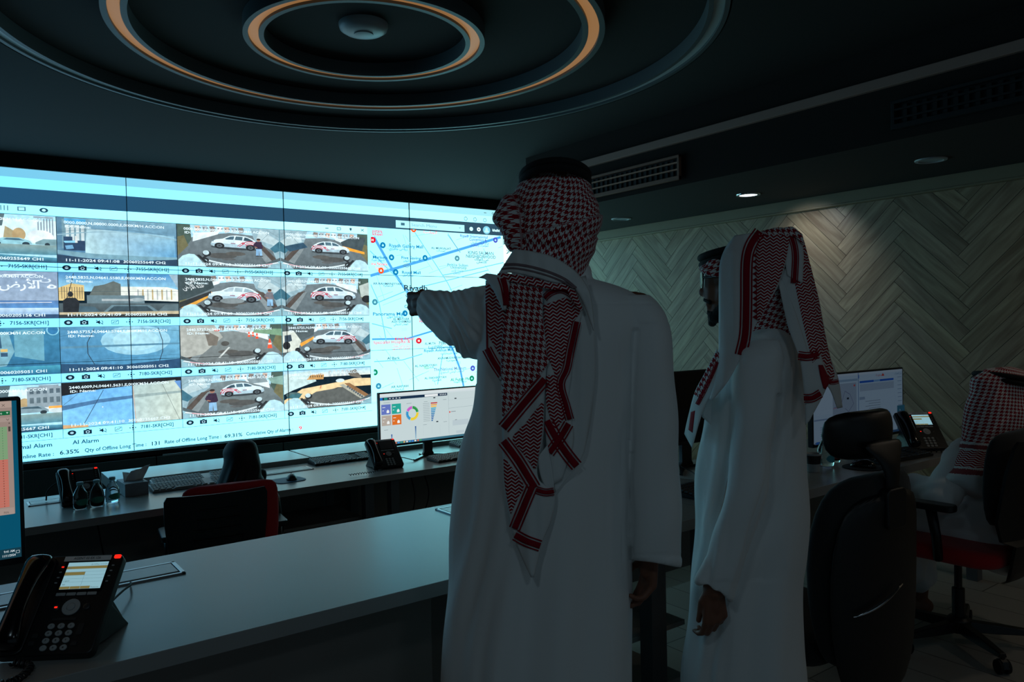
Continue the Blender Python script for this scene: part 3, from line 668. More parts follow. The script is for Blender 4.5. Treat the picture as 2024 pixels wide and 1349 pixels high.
def scene_(p, r, c):
    if c == 0 and r in (0, 3):
        grad(p, (150, 205, 226), (150, 205, 226)); grad(p, (190, 226, 236), (196, 222, 228), .1, .6)
        p.poly([(.4, 0), (.62, 0), (.6, .25), (.4, .3)], (60, 84, 92)); p.poly([(.62, .25), (.72, .4), (.7, .6), (.6, .6)], (150, 140, 104)); p.ell(.72, .42, .05, .14, (160, 138, 96))
        for k in range(6): p.rect(.86+k*.022, .06, .87+k*.022, .45, (110, 130, 144)); p.k -= 1
        p.k += 1; p.rect(.83, .02, .98, .05, (120, 140, 152)); p.ell(.88, .45, .1, .14, (205, 222, 228))
        if r == 0:
            p.poly([(.5, .62), (.53, .55), (.6, .5), (.72, .49), (.8, .55), (.82, .62), (.5, .64)], (120, 178, 192)); p.poly([(.6, .54), (.63, .505), (.72, .505), (.76, .55)], (50, 90, 110))
            for x in (.56, .77): p.ell(x, .62, .028, .045, (24, 44, 56))
            p.poly([(.84, .58), (.9, .5), (1, .5), (1, .63), (.84, .62)], (100, 140, 150)); p.ell(.93, .62, .02, .04, (24, 40, 50))
        else:
            p.rect(.74, .05, 1, .5, (120, 140, 150))
            for k in range(5): p.rect(.76+k*.05, .1, .79+k*.05, .2, (60, 80, 92)); p.rect(.76+k*.05, .28, .79+k*.05, .4, (70, 90, 100))
            p.poly([(.6, .6), (.62, .52), (.7, .46), (.84, .46), (.9, .55), (.9, .6)], (110, 138, 150)); p.poly([(.68, .5), (.72, .47), (.82, .47), (.85, .52)], (40, 66, 80)); p.ell(.66, .6, .026, .04, (26, 40, 48)); p.ell(.86, .6, .026, .04, (26, 40, 48))
            p.rect(.9, .48, 1, .53, (226, 150, 60)); p.ell(.97, .58, .07, .05, (180, 200, 205))
        grad(p, (110, 140, 140), (60, 120, 140), .63, .84); p.poly([(.3, .82), (1, .9), (1, 1), (.3, 1)], [(60, 130, 155), (60, 130, 155), (20, 60, 90), (20, 60, 90)])
    elif c == 1 and r == 0:
        grad(p, (96, 142, 164), (40, 96, 140)); p.poly([(.22, .22), (.98, .3), (.99, .82), (.22, .80)], [(150, 186, 196), (120, 170, 192), (72, 140, 184), (156, 196, 204)])
        p.poly([(.0, 0), (.06, 0), (.04, .9), (0, .85)], (66, 110, 136)); p.poly([(.04, .04), (.24, .05), (.22, .72), (.04, .68)], (90, 130, 146)); p.rect(.06, .02, .23, .14, (60, 150, 200))
        for k in range(4): p.rect(.07+k*.04, .16, .095+k*.04, .5, (176, 196, 200))
        p.rect(.05, .42, .12, .72, (24, 50, 80)); p.rect(.12, .5, .22, .72, (20, 44, 74)); p.poly([(.05, .52), (.14, .5), (.16, .55), (.06, .56)], (110, 180, 210)); p.poly([(.06, .62), (.12, .6), (.13, .68), (.07, .7)], (90, 150, 190)); p.rect(.14, .4, .16, .55, (190, 200, 200))
        p.poly([(.0, .72), (.3, .78), (.7, .80), (1, .8), (1, .86), (.6, .9), (.2, .88), (0, .8)], (96, 142, 160)); p.poly([(0, .82), (.3, .9), (.7, .91), (1, .85), (1, 1), (0, 1)], (24, 48, 74))
        pts = [(k/10, .3-.12*math.sin(PI*k/10)+.03) for k in range(11)]; p.line(pts, .006, (50, 84, 104)); p.line([(a, b+.06) for a, b in pts], .02, (120, 160, 176))
    elif c == 0 and r == 1:
        grad(p, (110, 136, 164), (128, 152, 178), 0, .62); p.text(.95, .2, ar('نـ'), .1, (190, 206, 222), None, True, 'r'); p.text(.86, .36, ar('الأرض'), .17, (205, 220, 232), .3, True, 'r'); p.text(.99, .36, ar('ه'), .14, (200, 214, 226), None, True, 'r'); p.line([(.6, .08), (.84, .06)], .03, (190, 206, 222))
        grad(p, (70, 110, 160), (60, 120, 180), .62, .8); p.line([(.3, .68), (.95, .66)], .015, (190, 196, 204)); grad(p, (170, 200, 222), (120, 160, 200), .78, .92); p.rect(0, .92, 1, 1, (30, 60, 96))
    elif c == 1 and r == 1:
        grad(p, (46, 112, 166), (130, 190, 214), 0, .42); p.poly([(.0, .34), (.1, .24), (.2, .28), (.2, .62), (0, .62)], (196, 172, 110))
        for k in range(9): p.rect(.02+k*.02, .32, .028+k*.02, .58, (120, 104, 72)); p.k -= 1
        p.k += 1; p.poly([(.24, .5), (.28, .3), (.36, .26), (.44, .18), (.5, .24), (.5, .5)], (74, 86, 84)); p.poly([(.5, .3), (.9, .3), (1, .36), (1, .64), (.5, .6)], (206, 214, 206))
        for k in range(8): p.rect(.64+k*.042, .36, .652+k*.042, .6, (160, 140, 90) if k % 2 else (150, 160, 160)); p.k -= 1
        p.k += 1; p.rect(.22, .5, .7, .72, (84, 110, 120)); p.ell(.64, .6, .06, .045, (130, 150, 156)); p.rect(.34, .58, .6, .63, (150, 164, 168))
        grad(p, (60, 78, 84), (46, 60, 66), .68, .9); p.poly([(.34, .9), (.42, .72), (.74, .72), (.84, .9)], (80, 110, 122)); p.poly([(.37, .9), (.44, .745), (.72, .745), (.8, .9)], (36, 56, 66)); p.poly([(.02, .9), (.16, .74), (.28, .76), (.34, .9)], (50, 78, 92)); p.poly([(.8, .9), (.88, .72), (1, .7), (1, .9)], (70, 92, 100))
        p.ell(.09, .48, .022, .06, (20, 24, 28)); p.poly([(.03, .9), (.03, .62), (.06, .56), (.13, .56), (.16, .64), (.15, .9)], (18, 24, 30)); p.line([(.07, .55), (.12, .02)], .006, (26, 36, 44)); p.line([(.56, .0), (.57, 1)], .009, (30, 44, 54))
        p.poly([(0, .88), (1, .86), (1, .95), (0, .95)], (168, 158, 128)); p.rect(0, .93, 1, 1, (26, 34, 38)); p.line([(0, .42), (1, .4)], .005, (36, 60, 74)); p.poly([(.92, 0), (1, 0), (1, .34)], (130, 160, 176))
    elif c == 0 and r == 2:
        grad(p, (40, 112, 150), (24, 84, 124)); p.poly([(.3, .1), (.5, .06), (.62, .1), (.66, .5), (.6, .8), (.3, .9)], (96, 150, 168)); p.poly([(.42, .16), (.56, .14), (.57, .42), (.42, .46)], (30, 66, 92)); p.poly([(.46, .28), (.54, .26), (.55, .38), (.46, .4)], (60, 140, 190)); p.ell(.52, .24, .018, .04, (96, 76, 70))
        p.poly([(.66, .05), (.88, .02), (.88, .72), (.66, .6)], (80, 142, 164)); p.rect(.56, .44, .61, .5, (190, 160, 90)); p.rect(.56, .52, .61, .6, (30, 60, 86)); p.rect(.4, .62, .46, .68, (190, 150, 130)); p.ell(.95, .05, .05, .12, (110, 180, 205)); p.ell(.95, .05, .04, .1, (30, 100, 150))
        grad(p, (50, 140, 166), (20, 84, 124), .82, 1)
    elif c == 1 and r == 2:
        p.poly([(0, 0), (1, 0), (1, 1), (0, 1)], [(60, 124, 164), (96, 160, 190), (60, 130, 170), (46, 112, 156)]); p.ell(.62, .32, .3, .34, (128, 184, 206)); p.ell(.62, .32, .2, .24, (146, 198, 214)); p.poly([(.0, .42), (1, .40), (1, .44), (0, .47)], (66, 118, 146))
        for x, b_ in ((.24, -.03), (.84, .03)): p.line([(x-b_, .04), (x+b_*.6-.01, .35), (x+b_*.5-.01, .6), (x-b_, .86)], .007, (24, 44, 62))
        p.line([(0, .2), (.3, .08), (.7, .06), (1, .12)], .007, (40, 84, 110)); p.line([(0, .74), (.5, .72), (1, .68)], .006, (40, 84, 110)); p.poly([(0, .8), (.5, .87), (1, .78), (1, 1), (0, 1)], (22, 58, 92))
    elif c == 1 and r == 3:
        p.rect(0, 0, 1, 1, (10, 14, 18)); p.poly([(0, .28), (.3, .18), (.58, .14), (.6, 1), (0, 1)], [(90, 160, 214), (84, 156, 214), (96, 168, 220), (104, 180, 228), (110, 184, 230)]); p.poly([(.575, .14), (.95, .06), (1, .2), (1, 1), (.595, 1)], [(150, 178, 178), (168, 186, 176), (172, 190, 180), (176, 192, 180), (164, 188, 186)])
        p.poly([(0, .5), (.3, .40), (.57, .36), (.57, .43), (.3, .48), (0, .6)], (50, 96, 140)); p.poly([(.58, .35), (1, .32), (1, .37), (.58, .42)], (126, 150, 150)); p.line([(.33, .2), (.15, 1)], .006, (30, 56, 80)); p.line([(.83, .12), (.98, 1)], .005, (110, 124, 120)); p.line([(.12, .26), (.0, .5)], .005, (50, 90, 120)); p.ell(.32, .58, .006, .012, (200, 220, 230)); p.line([(.575, .14), (.595, 1)], .01, (170, 160, 150)); p.poly([(0, .92), (.2, .96), (.2, 1), (0, 1)], (190, 150, 100)); p.poly([(.94, .08), (1, .3), (1, .08)], (80, 130, 190))
    elif c == 2 and r == 0: yard(p); car(p, .55, .4, .46, -1, tilt=.05); person_(p, .78, .44, .5); bonnet(p)
    elif c == 3 and r == 0:
        yard(p, -1); p.poly([(.68, .24), (.8, .1), (.98, .08), (.93, .46), (.7, .36)], (46, 62, 68)); p.poly([(.7, .34), (.96, .48), (.96, .54), (.72, .44)], (232, 150, 40)); p.poly([(.04, .42), (.25, .3), (.3, .42), (.1, .55)], (30, 62, 84)); car(p, .56, .42, .42, 1, tilt=.02); bonnet(p, -1)
    elif c == 2 and r == 1:
        yard(p); p.poly([(0, 0), (.3, .02), (.33, .3), (.1, .55), (0, .62)], (42, 58, 62)); p.M0 = p.M; p.text(.04, .36, ar('هذه الأرض'), .1, (200, 210, 212), .22, True, rot=-.35); p.text(.06, .2, ar('على'), .1, (200, 210, 212), .12, True, rot=-.35)
        p.poly([(0, .76), (.3, .4), (.34, .44), (.06, .84)], (214, 150, 50)); p.poly([(0, .66), (.3, .38), (.3, .46), (0, .8)], (30, 34, 36)); car(p, .53, .48, .5, -1, smear=1, tilt=.05); person_(p, .88, .5, .5, (96, 96, 104)); p.ell(.5, .62, .12, .07, (110, 124, 128)); bonnet(p)
    elif c == 3 and r == 1:
        yard(p, -1); car(p, .58, .44, .5, 1, tilt=.0); p.poly([(.88, .2), (1, .1), (1, .62), (.9, .5)], (160, 176, 170)); p.ell(.97, .56, .06, .1, (16, 20, 22)); bonnet(p, -1)
    elif c == 2 and r == 2:
        yard(p, -1, gnd=((112, 124, 124), (84, 94, 96))); p.poly([(0, 0), (.32, 0), (.4, .3), (.2, .7), (0, .8)], (150, 156, 150)); p.poly([(.22, .1), (.36, .3), (.34, .5), (.26, .5)], (96, 92, 84)); p.poly([(.72, .1), (1, .12), (1, .3), (.7, .2)], (100, 140, 110)); p.ell(.62, .15, .07, .05, (170, 180, 184)); p.rect(.32, .1, .37, .15, (200, 70, 50))
        for x, y, s_ in ((.66, .22, .09), (.70, .22, .08), (.74, .26, .1), (.87, .44, .17)):
            p.poly([(x-.03*s_*5, y+s_), (x-.006, y-s_*.4), (x+.006, y-s_*.4), (x+.03*s_*5, y+s_)], (226, 66, 36)); p.rect(x-.035*s_*3, y+s_*.2, x+.035*s_*3, y+s_*.45, (220, 200, 190))
        p.line([(.36, .8), (.46, .55)], .02, (176, 186, 184)); p.ell(.42, .46, .04, .06, (60, 62, 60)); bonnet(p, -1)
    elif c == 3 and r == 2:
        yard(p); p.poly([(0, .05), (.36, .02), (.34, .3), (.05, .6)], (60, 74, 78)); p.poly([(.18, .52), (.34, .34), (.36, .38), (.2, .6)], (220, 150, 50)); p.poly([(0, .2), (.12, .18), (.2, .45), (.16, .7), (0, .74)], (190, 200, 190)); p.poly([(.02, .3), (.09, .28), (.1, .44), (.02, .5)], (40, 56, 70)); p.ell(.04, .56, .04, .1, (18, 22, 26)); p.ell(.16, .68, .03, .06, (18, 22, 26)); car(p, .58, .4, .48, -1, tilt=.04); bonnet(p)
    elif c == 2 and r == 3:
        yard(p, -1, gnd=((100, 118, 122), (74, 88, 92))); p.poly([(.62, .12), (.8, .05), (.84, .24), (.66, .26)], (110, 130, 136)); p.poly([(.84, .14), (1, .1), (1, .34), (.88, .28)], (110, 150, 140)); car(p, .58, .4, .42, 1, tilt=-.02); person_(p, .28, .56, .62); bonnet(p, -1)
    else:
        grad(p, (140, 196, 220), (206, 216, 206), 0, .2); p.poly([(0, .1), (.3, .02), (.36, .3), (.1, .5), (0, .6)], (176, 206, 206))
        p.poly([(0, .75), (.2, .48), (.6, .36), (.8, .28), (1, .3), (1, .5), (.6, .5), (.3, .7), (0, .85)], (214, 190, 140)); p.poly([(.25, .25), (.3, .12), (.45, .1), (.44, .26)], (176, 130, 70)); p.poly([(.7, .1), (.82, .04), (.9, .3), (.76, .22)], (90, 86, 76))
        for k in range(6): p.rect(.29+k*.025, .15, .3+k*.025, .2, (70, 60, 50)); p.k -= 1
        p.k += 1
        for k in range(5): p.rect(.5+k*.05, .04, .53+k*.05, .2, (170, 186, 190)); p.k -= 1
        p.k += 1; p.poly([(.1, .9), (.35, .58), (.66, .5), (.95, .8), (.96, 1), (.1, 1)], [(70, 76, 74)]*6); p.poly([(.68, .4), (.74, .4), (1, .8), (1, .98), (.9, .86)], (120, 84, 50)); p.poly([(.62, .44), (.67, .42), (.94, .82), (.88, .86)], (150, 154, 140))
        for k in range(9): p.ell(.72+k*.024, .5+k*.042, .012, .03, (60, 72, 80))
        p.ell(.1, .62, .08, .07, (60, 90, 92)); p.poly([(.02, .7), (.08, .6), (.2, .6), (.16, .72)], (40, 90, 100)); p.line([(.4, .5), (.41, .42)], .008, (190, 80, 40)); p.ell(.63, .32, .05, .05, (180, 205, 215)); bonnet(p)
for r in range(4):
    for c in range(4):
        fr = TX[c]; p = wallpaint(.0002, .006)
        tw = TW if c < 3 else .812
        p.clip = None; p.rect(fr-.003, TZ[r]+.003, fr+tw+.003, TZ[r]-TH-.003, (18, 34, 44))
        zt = TZ[r]
        p.M = lambda x, y, fr=fr, zt=zt, tw=tw: (fr+x*tw, zt-y*TH)
        p.clip = (fr, zt-TH, fr+tw, zt)
        p.lift = 24
        scene_(p, r, c)
        p.M = None; p.clip = None; p.lift = 0
        wt = (205, 228, 236)
        p.text(fr+.045, zt-.045, HD[r], -.020, wt, .68, True); p.text(fr+.05, zt-.073, 'ID: Name:', -.018, wt, .17, True)
        p.text(fr+.045, zt-TH+.012, '11-11-2024 '+TM[r], -.020, wt, .36, True); p.text(fr+.43, zt-TH+.012, SN[r]+' CH%d' % (c+1), -.020, wt, .30, True)
        obj('camera_feed', loc(p.mb), M['feed'], vw)
        p = wallpaint(.0004, .008); ic = (20, 44, 62); bg = (172, 222, 240); zc = zt-TH-.035
        x0 = fr+.055
        p.ell(x0, zc, .028, .019, ic); p.ell(x0, zc, .012, .009, bg)
        p.rect(x0+.075, zc+.013, x0+.129, zc-.017, ic); p.rect(x0+.092, zc+.019, x0+.112, zc+.012, ic); p.ell(x0+.102, zc-.002, .014, .011, bg); p.ell(x0+.102, zc-.002, .007, .006, ic)
        p.poly([(x0+.18, zc+.005), (x0+.19, zc+.005), (x0+.205, zc+.016), (x0+.205, zc-.016), (x0+.19, zc-.005), (x0+.18, zc-.005)], ic); p.arc(x0+.208, zc, .016, .014, .004, ic, -1.1, 1.1, 6); p.line([(x0+.178, zc+.016), (x0+.226, zc-.016)], .004, ic)
        p.line([(x0+.283, zc-.014), (x0+.33, zc-.014), (x0+.33, zc+.014), (x0+.283, zc+.014), (x0+.283, zc-.014)], .003, ic); p.line([(x0+.289, zc-.008), (x0+.3, zc+.002), (x0+.31, zc-.001), (x0+.324, zc+.01)], .004, ic)
        cx_ = x0+.405
        p.ell(cx_, zc, .006, .006, ic)
        for a in range(4):
            dx, dy = (1, 0, -1, 0)[a], (0, 1, 0, -1)[a]; p.poly([(cx_+dx*.026, zc+dy*.02), (cx_+dx*.016-dy*.007, zc+dy*.012-dx*.006), (cx_+dx*.016+dy*.007, zc+dy*.012+dx*.006)], ic)
        p.text(x0+.46, zc-.010, '%s-SKR[CH%d]' % (IDS[r], c+1), -.026, (14, 58, 88), .235, True)
        p.line([(fr-.003, zt-TH-.068), (fr+tw+.003, zt-TH-.068)], .003, (96, 150, 176)); p.line([(fr-.002, zt-TH), (fr-.002, zt-TH-.068)], .003, (60, 100, 126))
        obj('feed_toolbar', loc(p.mb), M['em'], vw)
# ================================================================ DESKS
Z1, Z2, FL2 = .75, .537, -.213          # upper desk top, lower desk top, lower floor level
def desk(name, label, x0, x1, y0, y1, zt, zf, legs, panel=None, group=None, extra=None, seam=None):
    t = thing(name, label, 'desk', ((x0+x1)/2, (y0+y1)/2, zf), 0, group)
    ox, oy, oz = t.location; B = lambda mb, a, b, c, d, e, f, mi=0: mb.box(((a+b)/2-ox, (c+d)/2-oy, (e+f)/2-oz), (abs(b-a), abs(d-c), abs(f-e)), mi)
    mb = MB(); B(mb, x0, x1, y0, y1, zt-.04, zt); obj('desktop', mb, M['white_top'], t, bevel=.002)
    for (a, b, c, d) in legs:
        mb = MB(); B(mb, a, b, c, d, zf, zt-.0405); obj('leg', mb, M['desk_leg'], t, bevel=.002)
    for (a, b, c, d, e, f) in (panel or []):
        mb = MB(); B(mb, a, b, c, d, e, f); obj('modesty_panel', mb, M['desk_dark'], t, bevel=.002)
    return t
near = desk('long_desk', 'long white desk in the foreground carrying the large phone', -1.6, 2.33, 1.852, 2.65, Z1, 0,
    [(-1.55, -1.49, 1.9, 2.6), (1.975, 2.05, 1.88, 1.94), (1.975, 2.05, 2.55, 2.61), (2.25, 2.32, 1.88, 1.94), (2.25, 2.32, 2.55, 2.61)],
    [(-1.48, 1.15, 1.99, 2.008, .1, .709), (1.151, 2.3, 2.40, 2.418, .1, .709)])
mb = MB(); mb.box((1.975-.365, 2.25-2.251, .33), (.5, .6, .018)); mb.box((1.975-.365, 0, .12), (.5, .6, .018)); obj('shelf', mb, M['edge'], near)
right = desk('long_desk', 'white desk on the right in front of the herringbone wall', 2.335, 4.62, 1.852, 2.65, Z1, 0,
    [(2.36, 2.43, 2.55, 2.61), (2.36, 2.43, 1.88, 1.94), (4.54, 4.6, 1.88, 1.94), (4.54, 4.6, 2.55, 2.61)], [(2.44, 4.53, 2.56, 2.578, .25, .709)])
low = desk('long_desk', 'lower white desk in the middle row below the video wall', -1.6, 4.5, 4.39, 5.18, Z2, FL2,
    [(-1.5, -1.44, 4.45, 5.1), (2.105, 2.165, 4.43, 4.49), (2.285, 2.345, 4.43, 4.49), (2.105, 2.165, 5.05, 5.11), (2.285, 2.345, 5.05, 5.11), (4.4, 4.46, 4.45, 5.1)],
    [(-1.43, 2.09, 5.1, 5.118, 0, Z2-.041), (2.36, 4.39, 5.1, 5.118, 0, Z2-.041)])
t = thing('storage_shelf', 'low shelf unit holding a computer under the lower desk', 'shelf', (1.85, 4.75, FL2))
mb = MB(); mb.box((0, 0, .47), (.56, .42, .02)); mb.box((0, 0, .06), (.56, .42, .02)); mb.box((-.27, 0, .235), (.018, .42, .47)); mb.box((.27, 0, .235), (.018, .42, .47)); obj('shelf_board', mb, M['desk_dark'], t, bevel=.002)
t = thing('computer_tower', 'small dark computer standing on the shelf under the lower desk', 'computer', (1.93, 4.76, FL2+.08))
mb = MB(); mb.box((0, 0, .16), (.34, .36, .32)); obj('case', mb, M['black'], t, bevel=.006)
mb = MB(); mb.box((-.1, -.183, .2), (.03, .006, .16)); mb.box((.05, -.183, .27), (.18, .006, .03)); obj('front_panel', mb, M['grey'], t, bevel=.002)
ob = MB(); ob.box((2.65, 5.435, Z2-.005), (3.68, .43, .07)); t = obj('raised_ledge', MB().box((0, 0, -.005), (1.255, .43, .07)), M['white_top'], bevel=.003); t.location = (1.4375, 5.435, Z2); setprops(t, 'raised white ledge behind the lower desk, left of the seam', 'desk ledge')
t = obj('raised_ledge', MB().box((0, 0, -.005), (2.42, .43, .07)), M['white_top'], bevel=.003); t.location = (3.286, 5.435, Z2); setprops(t, 'raised white ledge behind the lower desk, right of the seam', 'desk ledge')
for o_, xa, xb in ((bpy.data.objects['raised_ledge'], .9, 2.0), (bpy.data.objects['raised_ledge.001'], 2.15, 4.4)):
    ox = o_.location.x; mb = MB(); mb.box(((xa+xb)/2-ox, 0, -.395), (xb-xa, .36, .71)); obj('support', mb, M['desk_dark'], o_)
# platform edge: upper floor stops behind the first desk row
def grommet(name, label, x, y, z, w_, d_, rz=0, grp=None):
    t = thing(name, label, 'cable flap', (x, y, z), rz, grp)
    mb = MB(); f_ = .012
    mb.box((0, d_/2-f_/2, .002), (w_, f_, .006)); mb.box((0, -d_/2+f_/2, .002), (w_, f_, .006)); mb.box((w_/2-f_/2, 0, .002), (f_, d_, .006)); mb.box((-w_/2+f_/2, 0, .002), (f_, d_, .006)); obj('frame', mb, M['metal'], t, bevel=.0015)
    mb = MB(); mb.box((0, .006, .0025), (w_-2*f_-.006, d_-2*f_-.018, .004)); obj('flap', mb, M['white_top'], t, bevel=.001)
    mb = MB(); mb.box((0, 0, .0005), (w_-2*f_, d_-2*f_, .001)); obj('slot', mb, M['blackm'], t)
grommet('cable_flap', 'metal-framed cable flap set in the near desk beside the large phone', .30, 2.475, Z1, .52, .14)
grommet('cable_flap', 'metal-framed cable flap at the hip of the pointing man', 1.79, 2.53, Z1, .52, .14)
grommet('cable_flap', 'cable flap beside the phone and bottles on the lower desk', .60, 5.0, Z2, .5, .14)
grommet('cable_flap', 'cable flap beside the mouse on the lower desk', 1.72, 4.99, Z2, .5, .14)
# ================================================================ PHONE
M['strip'] = mat('white_label_strip', (225, 228, 230), .5)
def tube_coil(mb, path, r, R_, turns, n=6):
    P = catmull(path, 200); L_ = len(P); pts = []
    for i, q in enumerate(P):
        t = (P[min(i+1, L_-1)]-P[max(i-1, 0)]).normalized(); a = t.cross(V((0, 0, 1))); a = a.normalized() if a.length > .01 else V((1, 0, 0)); b = t.cross(a); th = 2*PI*turns*i/L_
        pts.append(q+a*math.cos(th)*R_+b*math.sin(th)*R_)
    Pf = []
    for i in range(len(pts)-1): Pf += [pts[i], (pts[i]+pts[i+1])/2]
    return mb.tube(Pf, r, n)
def phone(label, loc, rz, tilt=.763, lit=True, group='desk phones', cord=None, W=.21, L_=.243):
    t = thing('desk_phone', label, 'phone', loc, rz, group)
    ct, st = math.cos(tilt), math.sin(tilt); z0 = .018
    def F(x, y, h): return V((x, y*ct-h*st, z0+y*st+h*ct))     # face frame: x across, y up the face, h out of it
    R_ = Matrix(((1, 0, 0), (0, ct, -st), (0, st, ct)))
    def slab(name, poly, h0, h1, m_, parent=t, bev=.0015, **k):
        mb = MB(); mb.prism(poly, h0, h1, 0, F); return obj(name, mb, m_, parent, bevel=bev, **k)
    body = slab('body', rrect(W, L_, .014, 5, 0, L_/2), -.026, 0, M['black'], bev=.004)
    # stand
    mb = MB(); pr = [(.05, -.006), (.205, -.018), (.222, -.018), (.12, .075+.0)]
    for s_ in (-1, 1):
        mb.rings([[V((x_, y, z0+z)) for y, z in pr] for x_ in (s_*.085-.004, s_*.085+.004)])
    mb.rings([[V((x_, y, z0+z)) for y, z in ((.196, -.018), (.222, -.018), (.135, .085), (.118, .085))] for x_ in (-.085, .085)])
    obj('stand', mb, M['black'], t, bevel=.001)
    # display
    slab('display_bezel', rrect(.104, .084, .004, 3, .028, .188), 0, .0012, M['blackg'], bev=.0004)
    cx, cy, w2, h2 = .03, .188, .092, .068
    O = F(cx-w2/2, cy+h2/2, .0016); N = R_ @ V((0, 0, 1))
    p = Paint(O, (1, 0, 0), R_ @ V((0, -1, 0)), N, .00008)
    if lit:
        bg = (136, 178, 190); yl = (116, 106, 62); p.rect(0, 0, w2, h2, bg)
        p.rect(0, .010, w2, .017, yl); p.rect(0, .025, w2*.5, .033, yl)
        for y in (.0245, .0335, .042, .0505): p.line([(0, y), (w2, y)], .0004, (80, 110, 118))
        p.line([(w2*.5, .0245), (w2*.5, .061)], .0004, (80, 110, 118)); p.rect(0, .0615, w2*.74, h2, yl)
        for k in range(1, 3): p.line([(w2*.25*k, .0615), (w2*.25*k, h2)], .0006, bg)
        for x, y, s_, w_ in ((.052, .0085, '126 9:07am 11/11/24', .038), (.003, .016, '126', .008), (.003, .0315, 'a=', .006), (.003, .049, 'Logout', .014), (.003, .0585, '360', .007), (w2*.76, .067, 'Features', .018)): p.text(x, y, s_, .004, (70, 96, 100), w_)
    else: p.rect(0, 0, w2, h2, (22, 26, 30))
    obj('screen', p.mb, M['em'] if lit else M['ink'], t)
    # label strip and message lamp
    slab('label_strip', [(-.03, L_-.017), (.078, L_-.017), (.078, L_-.004), (-.03, L_-.004)], 0, .002, M['strip'])
    if lit:
        p = Paint(F(-.008, L_-.0135, .0026), (1, 0, 0), R_ @ V((0, -1, 0)), N, .0001); p.text(0, 0, 'AGENT 02 EX 126', .0065, (26, 30, 32), .062)
        obj('label_text', p.mb, M['ink'], t)
    mb = MB(); mb.rings([[F(W/2-.013+x, L_-.008+y, h) for x, y in rrect(.016, .010, .003, 2)] for h in (-.004, .002)]); obj('message_lamp', mb, M['redled'], t, bevel=.001)
    # softkeys
    for k in range(4):
        slab('softkey', rrect(.021, .0075, .0012, 2, -.008+k*.0232, .142), 0, .0018, M['keysg'], bev=.0005)
    # navigation cluster
    mb = MB(); n = 28
    for h in (0,): mb.rings([[F(.026+r*1.0*math.cos(2*PI*j/n), .110+r*math.sin(2*PI*j/n), hh) for j in range(n)] for r, hh in ((.0195, 0), (.0195, .002), (.0185, .0028), (.0095, .0022), (.009, .001))])
    nav = obj('navigation_ring', mb, M['keysg'], t, auto=40)
    mb = MB(); mb.rings([[F(.026+r*math.cos(2*PI*j/n), .110+r*math.sin(2*PI*j/n), hh) for j in range(n)] for r, hh in ((.0082, .001), (.0082, .0032), (.007, .0036))]); obj('ok_button', mb, M['keysg'], nav, auto=40)
    for dx, m_ in ((-.033, M['redled']), (.034, M['keys'])):
        mb = MB(); mb.rings([[F(.026+dx+r*math.cos(2*PI*j/16), .110+r*math.sin(2*PI*j/16), hh) for j in range(16)] for r, hh in ((.0075, 0), (.0075, .0018), (.006, .0024))]); b_ = obj('round_button', mb, M['keys'], t, auto=40)
        mb = MB(); mb.rings([[F(.026+dx+x, .110+y, hh) for x, y in rrect(.0065, .004, .0008, 2)] for hh in (.002, .003)]); obj('icon', mb, m_, b_)
    slab('function_key', rrect(.052, .006, .001, 2, .02, .0815), 0, .0015, M['keys'], bev=.0004)
    # keypad
    nums = ['1', '2', '3', '4', '5', '6', '7', '8', '9', '*', '0', '#']
    for r in range(4):
        for c in range(3):
            cx, cy = -.002+c*.0215, .0655-r*.0165
            mb = MB(); mb.rings([[F(cx+q*.0076*math.cos(2*PI*j/18), cy+q*.0066*math.sin(2*PI*j/18), hh) for j in range(18)] for q, hh in ((1, 0), (1, .002), (.85, .003))])
            kb = obj('key', mb, M['keysg'], t, auto=40)
            if lit:
                p = Paint(F(cx, cy-.0022, .0036), (1, 0, 0), R_ @ V((0, -1, 0)), N, .0001); p.text(0, 0, nums[r*3+c], .0042, (20, 24, 26), None, True, 'c'); obj('digit', p.mb, M['ink'], kb)
    for cx, cy, w_, h_ in ((.063, .057, .012, .026), (.060, .024, .012, .010), (-.030, .045, .012, .010), (-.032, .028, .012, .010)):
        slab('side_key', rrect(w_, h_, .002, 2, cx, cy), 0, .0015, M['keys'], bev=.0004)
    for cx in (-.027, .088):
        for k in range(4):
            q = k == 0 and cx < 0
            mb = MB(); mb.rings([[F(cx-k*.0008+x, .212-k*.0135+y, hh) for x, y in rrect(.006, .003, .001, 2)] for hh in (0, .0012)]); obj('line_lamp', mb, M['redled'] if q else M['keysg'], t)
    # handset in its cradle
    hs = []
    prof = [(.008, .010, .018), (.018, .023, .022), (.045, .026, .021), (.075, .033, .016), (.12, .036, .015), (.165, .034, .016), (.195, .028, .021), (.222, .025, .022), (.236, .012, .017)]
    mb = MB(); RR = []
    for (y, h, r) in prof: RR.append([F(-.074+r*1.3*math.cos(2*PI*j/20), y, h+.002+r*.72*math.sin(2*PI*j/20)) for j in range(20)])
    h_ = obj('handset', MB_r(mb, RR), M['blackg'], t, smooth=True, sub=1)
    slab('cradle', rrect(.056, .235, .016, 4, -.072, .12), 0, .006, M['black'], bev=.003)
    if cord:
        mb = MB(); Minv = t.matrix_world.inverted() if False else (Matrix.Translation(V(loc)) @ Matrix.Rotation(rz, 4, 'Z')).inverted()
        tube_coil(mb, [Minv @ V(q) for q in cord[0]], .0022*cord[2], .0055*cord[2], cord[1]); obj('coiled_cord', mb, M['black'], t, smooth=True)
    return t
def MB_r(mb, RR): mb.rings(RR); return mb
def corner_loc(fx, fy, rz, z, W=.21):      # fitted front-right corner -> thing origin (front middle)
    return (fx-W/2*math.cos(rz), fy-W/2*math.sin(rz), z)
rz = -.578
